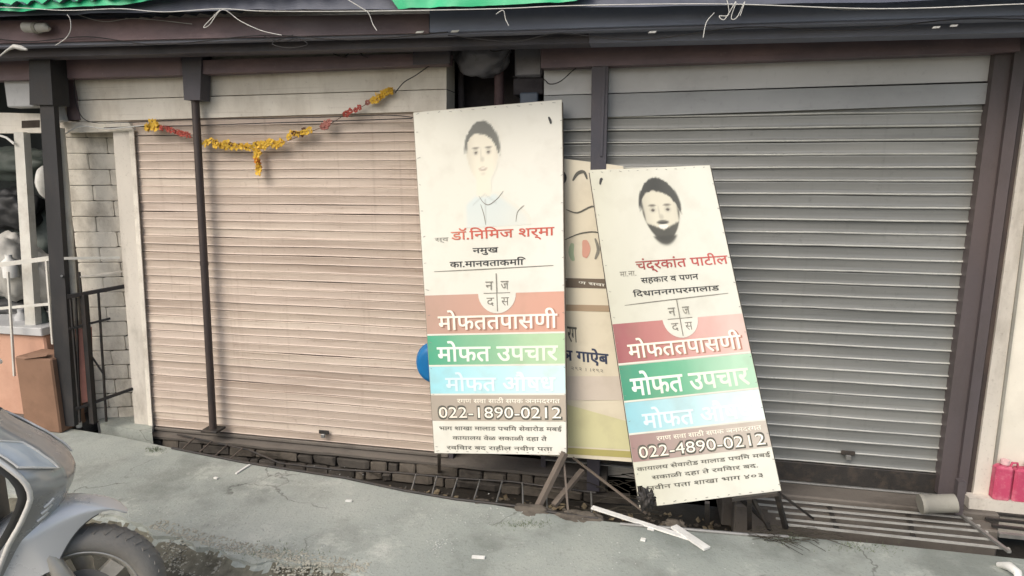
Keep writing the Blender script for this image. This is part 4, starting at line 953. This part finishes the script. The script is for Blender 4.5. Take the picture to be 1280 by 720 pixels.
# blue drum lid behind sign A
dl = thing('blue_basin', 'blue plastic basin peeking out behind the left edge of the upright sign', 'basin')
c = W(541, 455, -.13); BS = .88
mb = MB(); prof = [(.0, .03), (.08, .028), (.105, .02), (.118, 0), (.122, -.02), (.128, -.022), (.128, -.03), (.118, -.03)]
vs = []; n = 28
for r_, y in prof:
    for k in range(n): t = 2 * math.pi * k / n; vs.append(c + Vector((BS * r_ * math.cos(t), -y, r_ * math.sin(t))))
mb.add(vs, [(i * n + k, i * n + (k + 1) % n, (i + 1) * n + (k + 1) % n, (i + 1) * n + k) for i in range(len(prof) - 1) for k in range(n)], True)
put('bowl', mb, M['blue'], dl)

# legs of the signs: part of each sign
def legs(sg, specs, m):
    for a, b, w_ in specs:
        put('leg', MB().beam(Vector(a) - sg.o, Vector(b) - sg.o, w_, w_ * .7), m, sg.root)
legs(A, [(W(706, 566, -.44), G(672, 634, .0), .035), (W(704, 566, -.42), G(710, 640, -.0), .01), (W(549, 566, -.42), G(549, 590, -.1), .02)], M['wood'])
legs(Cc, [(W(728, 588, -.3), G(692, 632, .0), .03), (W(716, 572, -.28), W(808, 642, -.45), .012)], M['wood'])
legs(B, [(W(884, 628, -.6), G(884, 655, -.02), .022), (W(937, 622, -.6), G(937, 662, -.05), .022), (W(940, 622, -.58), G(962, 662, 0), .022), (W(971, 617, -.58), G(982, 660, .0), .024), (W(974, 616, -.56), G(1016, 648, .0), .014)], M['dark_steel'])
put('foot_bar', MB().beam(W(915, 624, -.6) - B.o, W(972, 617, -.6) - B.o, .02, .015), M['dark_steel'], B.root)

# rag at the sign's broken corner, debris
solo('dark_rag', MB().blob(W(808, 624, -.60), (.036, .025, .048), 4, .9, 2.9, 4), M['dark_steel'], 'crumpled dark rag caught under the broken corner of the tilted sign', 'rag')

# ------------------------------------------------------------------ drain covers
lad = thing('drain_frame', 'long rusty steel ladder frame lying over the drain below the signs', 'frame')  # frame of the drain cover, not a separate ladder
rails_t = [(222, 543), (310, 562), (350, 579), (420, 587), (500, 591), (560, 597), (640, 602), (700, 610), (745, 616)]
rails_b = [(215, 560), (300, 577), (350, 585), (430, 597), (505, 613), (570, 624), (640, 632), (700, 642), (748, 648)]
def chain(px, z): return [G(x, y, z) for x, y in px]
ta, tb = chain(rails_t, -.012), chain(rails_b, .006)
put('back_rail', MB().tube(ta, .0065, 6), M['dark_steel'], lad); put('front_rail', MB().tube(tb, .008, 6), M['dark_steel'], lad)
def interp(px, x):
    for a, b in zip(px, px[1:]):
        if a[0] <= x <= b[0]: return a[1] + (b[1] - a[1]) * (x - a[0]) / (b[0] - a[0])
for x in (243, 264, 284, 303, 520, 546, 572, 600, 628, 653, 683, 709, 739):
    xo = -8 if x < 320 or x > 560 else -6
    if x < 320: xo = -16
    if x > 640: xo = 1
    xb = min(max(x + xo, 216), 748)
    put('rung', MB().tube([G(x, interp(rails_t, x), -.01), G(xb, interp(rails_b, xb), .004)], .0048, 6), M['grey_steel'] if x > 500 else M['wood'], lad)
# broken kerb stones beside the legs
for (px, py, r_, sd, lb) in ((664, 640, (.115, .05, .03), 3, 'broken kerb fragment under the foot of the upright sign'), (722, 648, (.13, .05, .028), 6, 'broken kerb fragment beside the end of the white batten'), (600, 629, (.06, .03, .015), 9, 'small broken stone on the drain edge left of the sign legs'), (842, 655, (.05, .035, .02), 12, 'small broken stone in the drain below the tilted sign')):
    solo('kerb_fragment', MB().blob(G(px, py, -.012), r_, 4, .55, 1.7, sd), M['stone2'], lb, 'kerb stone')
gr = thing('steel_grating', 'grating of long pale steel bars over the drain below the grey shutter', 'grating')
bars = [((930, 621), (1215, 648), 1), ((945, 630), (1225, 657), 1), ((960, 639), (1235, 665), 1), ((970, 648), (1245, 675), 0), ((985, 656), (1262, 686), 1)]
for k, (a, b, c_) in enumerate(bars):
    put('bar', MB().beam(G(*a, .012), G(*b, .012), .011 if k < 4 else .015, .007), M['bright_steel'], gr)
    if k == 2: put('bar', MB().beam(G(1248, 668, .012), G(1500, 694, .012), .022, .02), M['grey_steel'], gr)
for a, b in (((1036, 631), (1046, 662)), ((1135, 640), (1142, 672)), ((920, 618), (960, 655))):
    put('cross_bar', MB().beam(G(*a, -.006), G(*b, -.006), .02, .01), M['dark_steel'], gr)
for k, (a, b) in enumerate((((1224, 640), (1420, 660)), ((1232, 648), (1420, 669)), ((1240, 657), (1420, 678)))):
    put('bar', MB().beam(G(*a, .01), G(*b, .01), .014, .014), M['dark_steel'], gr)
solo('leaning_bar', MB().beam(G(1196, 640, .02), G(1262, 690, .03), .016, .012), M['grey_steel'], 'loose steel bar lying diagonally across the right end of the grating', 'bar')
solo('short_post', MB().beam(W(1196, 641, -.25), W(1201, 600, -.25), .035, .04), M['column'], 'short brown post stub at the foot of the steel column', 'post')
solo('drain_pipe_edge', MB().tube([G(775, 655, .005), G(850, 661, .008), G(930, 668, .006), G(985, 671, .004)], .009, 6), M['grey_steel'], 'thin steel rod lying along the drain edge below the tilted sign', 'rod')
pp = thing('cement_pipe', 'short grey cement pipe lying at the foot of the steel column', 'pipe')
a, b = W(1150, 630, -.27), W(1194, 629, -.27)
put('barrel', MB().tube([a, a.lerp(b, .12), a.lerp(b, .14), b], [.05, .05, .046, .046], 20), M['pipe_grey'], pp)

# white batten, scraps
bt = thing('white_batten', 'broken white batten lying in a Y shape on the pavement', 'batten')
put('long_strip', MB().beam(G(740, 634, .02), G(862, 673, .006), .03, .008), M['scrap_white'], bt)
put('short_strip', MB().beam(G(842, 658, .012), G(884, 686, .008), .042, .01), M['scrap_white'], bt)
for a, b, wd, lab in ((((295, 592)), (312, 581), .012, 'thin white stick lying on the pavement at the left'), ((735, 578), (742, 576), .03, 'white paper scrap in the dark drain between the signs'), ((855 - 45, 671 - 11), (818, 662), .02, 'small white pebble like scrap above the batten'), ((801, 674), (807, 675), .02, 'small white scrap below the batten'), ((590, 696), (606, 697), .015, 'flat white scrap at the bottom middle of the pavement'), ((432, 626), (440, 626), .012, 'single white chip on the pavement left of the upright sign'), ((268, 597), (272, 598), .012, 'tiny white chip near the white stick')):
    solo('white_scrap', MB().beam(G(*a, .005), G(*b, .007), wd, .008), M['scrap_white'], lab, 'scrap')
solo('bent_white_plastic', MB().tube([G(1248, 706, .005), G(1262, 708, .03), G(1272, 716, .03), G(1275, 730, .005)], [.012, .02, .018, .01], 8), M['scrap_white'], 'bent piece of white plastic at the bottom right corner', 'plastic scrap')
# twigs
tw = MB(); rnd = random.Random(2)
for i in range(46):
    px, py = rnd.uniform(925, 1010), rnd.uniform(658, 676); p = G(px, py, .004)
    a = rnd.uniform(-.9, .3); l = rnd.uniform(.06, .22); q = p + Vector((math.cos(a) * l, math.sin(a) * l, rnd.uniform(0, .02)))
    tw.tube([p, p.lerp(q, .5) + Vector((rnd.uniform(-.01, .01), rnd.uniform(-.01, .01), .01)), q], .0016, 3)
for i in range(40):
    px, py = rnd.uniform(720, 830), rnd.uniform(590, 648); p = G(px, py, -.08)
    a = rnd.uniform(-.6, .6) + (3.14 if i % 2 else 0); l = rnd.uniform(.08, .25); q = p + Vector((math.cos(a) * l, math.sin(a) * l * .4, rnd.uniform(0, .05)))
    tw.tube([p, p.lerp(q, .5) + Vector((0, 0, .02)), q], .003, 3)
put('dry_twigs', tw, M['twig'], kind='stuff')
ms = MB()
for i in range(900):
    cx_, cy_, sx_, sy_ = rnd.choice([(985, 674, 22, 6), (1080, 684, 40, 6), (330, 690, 60, 8), (655, 655, 30, 5), (195, 562, 10, 3)])
    p = G(cx_ + rnd.gauss(0, sx_ * .6), cy_ + rnd.gauss(0, sy_ * .6), .0)
    a = rnd.uniform(0, 6.28); h = rnd.uniform(.003, .012); d_ = Vector((math.cos(a), math.sin(a), 0)) * .002
    ms.add([p - d_, p + d_, p + Vector((rnd.uniform(-.008, .008), rnd.uniform(-.008, .008), h))], [(0, 1, 2)])
put('ground_moss', ms, M['grass'], kind='stuff')

# ------------------------------------------------------------------ scooter (x forward, y left, z up; local origin: front wheel contact)
R_ = .222; SS = 1.21
wc = G(107, 741, RZ + R_ * SS)
sco = thing('parked_scooter', 'silver grey scooter parked at the left edge, only its front shield and wheel in view', 'scooter', loc=(wc.x, wc.y, RZ))
sco.rotation_euler = (0, 0, math.radians(33)); sco.scale = (SS,) * 3
def lathe_y(prof, n=40, cz=R_, cx=0):
    mb = MB(); vs = []
    for r_, y in prof:
        for k in range(n): t = 2 * math.pi * k / n; vs.append((cx + r_ * math.cos(t), y, cz + r_ * math.sin(t)))
    m_ = len(prof)
    mb.add(vs, [(i * n + k, i * n + (k + 1) % n, ((i + 1) % m_) * n + (k + 1) % n, ((i + 1) % m_) * n + k) for i in range(m_) for k in range(n)], True); return mb
def wheel(cx):
    w_ = put('wheel', MB().tube([(cx, -.05, R_), (cx, .05, R_)], .038, 20), M['alloy'], sco)
    tyre = [(.150, -.026), (.160, -.038), (.175, -.045), (.195, -.043), (.212, -.032), (.2205, -.016), (.2222, 0), (.2205, .016), (.212, .032), (.195, .043), (.175, .045), (.160, .038), (.150, .026), (.146, 0)]
    put('tyre', lathe_y(tyre, 56, R_, cx), M['rubber'], w_)
    rim = [(.151, -.034), (.156, -.037), (.156, .037), (.151, .034), (.134, .018), (.134, -.018)]
    put('rim', lathe_y(rim, 56, R_, cx), M['alloy'], w_)
    for k in range(3):
        t = 2 * math.pi * k / 3 + .75; c, s = math.cos(t), math.sin(t)
        mb = MB(); mb.beam((cx + c * .03, -.012, R_ + s * .03), (cx + c * .139, -.016, R_ + s * .139), .045, .03, (0, 1, 0))
        put('spoke', mb, M['alloy'], w_)
    tr = MB()
    for k in range(44):
        for sy in (-1, 1):
            t = 2 * math.pi * (k + (.5 if sy > 0 else 0)) / 44; c, s_ = math.cos(t), math.sin(t); c2, s2 = math.cos(t + .07), math.sin(t + .07)
            tr.beam((cx + c * .2195, sy * .008, R_ + s_ * .2195), (cx + c2 * .2105, sy * .031, R_ + s2 * .2105), .010, .008, (c, 0, s_))
    put('tread', tr, M['rubber'], w_)
    put('brake_disc', MB().tube([(cx, -.030, R_), (cx, -.026, R_)], .095, 32), M['inner_grey'], w_)
wheel(0); wheel(-1.24)
for sy in (-1, 1):
    f_ = put('fork_leg', MB().tube([(-.005, sy * .068, R_ - .01), (-.012, sy * .071, R_ + .06), (-.04, sy * .072, .36), (-.085, sy * .06, .46)], [.02, .026, .022, .02], 12), M['alloy'], sco)
    put('axle_nut', MB().tube([(0, sy * .06, R_), (0, sy * .094, R_)], .016, 6), M['grey_steel'], f_)
def fender(u, v, o=0):
    t = math.radians(61 + u * 147); a = (v - .5) * 2
    k = min(1, max(0, (u - .04) / .30)); k = k * k * (3 - 2 * k)
    drop = .004 + .175 * k; hw = .008 + .088 * min(1, (u + .001) / .34) ** .8
    r_ = .262 + .072 * math.sin(math.pi * min(1, .06 + u * 1.05)) ** .8 - o
    rr = r_ - drop * abs(a) ** 2.6
    return Vector((rr * math.cos(t), (hw - o) * math.copysign(min(1, abs(a) * 1.5) ** .7 - .06 * abs(a) ** 4, a), R_ + rr * math.sin(t)))
put('front_fender', MB().grid(lambda u, v: fender(.1 + u * .9, v), 44, 28), M['silver_pale'], sco)
put('fender_lining', MB().grid(lambda u, v: fender(.1 + u * .9, v, .006), 40, 20), M['inner_grey'], sco)
put('fender_tip', MB().grid(lambda u, v: fender(u * .14, v, -.002), 8, 12), M['silver_pale'], sco)
AK = [(0, -.25, .10), (.2, -.225, .115), (.42, -.165, .13), (.58, -.11, .14), (.68, -.095, .145), (.8, -.135, .15), (1, -.255, .13)]
def apron(u, v, o=0):
    z = .22 + v * .61; n = len(AK)
    for i in range(n - 1):
        if AK[i][0] <= v <= AK[i + 1][0] + 1e-9:
            t = (v - AK[i][0]) / (AK[i + 1][0] - AK[i][0]); P_ = [(k_[0], k_[1] + .105, k_[2] * .85) for k_ in (AK[min(max(i + q, 0), n - 1)] for q in (-1, 0, 1, 2))]
            f = lambda c: .5 * (2 * P_[1][c] + (P_[2][c] - P_[0][c]) * t + (2 * P_[0][c] - 5 * P_[1][c] + 4 * P_[2][c] - P_[3][c]) * t * t + (3 * P_[1][c] - P_[0][c] - 3 * P_[2][c] + P_[3][c]) * t ** 3)
            xn, hw = f(1), f(2); break
    a = (u - .5) * 2; dep = .058 + .015 * math.sin(v * 3.1)
    crease = .012 * max(0, 1 - abs(abs(a) - .35) / .12) * (1 if v > .3 else 0)
    return Vector((xn + o - dep * abs(a) ** 1.9 + crease * .4, (hw + o * .5) * math.copysign(abs(a) ** .9, a), z))
ap = put('leg_shield', MB().grid(apron, 32, 40), M['silver'], sco)
for u0, u1 in ((.03, .27), (.73, .97)):
    ln_ = put('indicator_lens', MB().grid(lambda u, v: apron(u0 + (u1 - u0) * u, .80 + .15 * v - .07 * abs((u if u0 < .5 else 1 - u) - 0) , .006 + .004 * math.sin(math.pi * u) * math.sin(math.pi * v)), 10, 8), M['lens'], ap)
    P4 = [(0, 0), (1, 0), (1, 1), (0, 1), (0, 0)]; pts = []
    for (a_, b_), (c_, d_) in zip(P4, P4[1:]):
        for q in range(6): pts.append(((a_ + (c_ - a_) * q / 6), (b_ + (d_ - b_) * q / 6)))
    pts.append((0, 0))
    put('lens_trim', MB().tube([apron(u0 + (u1 - u0) * u, .80 + .15 * v - .07 * (u if u0 < .5 else 1 - u), .008) for u, v in pts], .0035, 6), M['chrome'], ln_)
def inner(u, v):
    p = apron(u, v); return Vector((p.x - .035 - .04 * (1 - abs(u - .5) * 2), p.y * .97, p.z))
put('inner_shield', MB().grid(inner, 16, 20), M['inner_grey'], sco)
for u in (0, 1):
    put('shield_trim', MB().tube([apron(u, i / 28) + Vector((-.004, 0, 0)) for i in range(29)], .0075, 10), M['chrome'], sco)
# S shaped crest of slanted bars on the shield's flank
for v_ in (.50, .535, .565):
    put('crest_bar', MB().tube([apron(.13, v_, .003), apron(.17, v_ + .012, .004), apron(.20, v_ + .03, .003)], .0045, 6), M['chrome'], ap)
# glove box block and steering column behind the shield, handlebar
put('glove_box', MB().box((-.62, -.125, .20), (-.19, .125, .78), .03), M['inner_grey'], sco)
put('handlebar_cowl', MB().blob((-.32, 0, .90), (.13, .11, .06), 4, .05, 1), M['silver'], sco)
put('headlamp', MB().blob((-.205, 0, .90), (.03, .07, .04), 3, 0, 1), M['lens'], sco)
for sy in (-1, 1):
    put('handle_grip', MB().tube([(-.27, sy * .10, .93), (-.30, sy * .22, .935), (-.33, sy * .34, .925)], [.014, .018, .018], 12), M['black'], sco)
    put('brake_lever', MB().tube([(-.23, sy * .12, .93), (-.21, sy * .24, .92), (-.25, sy * .33, .915)], [.009, .008, .006], 8), M['chrome'], sco)
    m_ = put('mirror_stem', MB().tube([(-.30, sy * .14, .95), (-.33, sy * .19, 1.05), (-.36, sy * .22, 1.10)], .006, 8), M['black'], sco)
    put('mirror', MB().blob((-.38, sy * .25, 1.13), (.02, .06, .035), 3, 0, 1), M['black'], m_)
put('floorboard', MB().box((-.78, -.17, .24), (-.34, .17, .28), .012), M['inner_grey'], sco)
def side(u, v):
    x = -.62 - 1.04 * v; a = math.radians(180 * u); hw = .16 + .03 * math.sin(v * 3.1) - .07 * v * v; top = .66 + .08 * v; lo = .3 + .22 * v
    return Vector((x, -hw * math.cos(a), lo + (top - lo) * math.sin(a) ** .6))
put('body_front_panel', MB().box((-.70, -.15, .22), (-.60, .15, .70), .03), M['inner_grey'], sco)
put('rear_body', MB().grid(side, 16, 20), M['silver'], sco)
def seat(u, v):
    x = -.72 - .76 * v; a = math.radians(180 * u); return Vector((x, -(.13 + .02 * math.sin(v * 3)) * math.cos(a), .70 + .03 * v + .09 * math.sin(a) ** .6 * (math.sin(math.pi * (.06 + .9 * v)) ** .3)))
put('seat', MB().grid(seat, 14, 20), M['black'], sco)
put('tail_lamp', MB().blob((-1.66, 0, .66), (.03, .09, .035), 3, 0, 1), M['crimson'], sco)
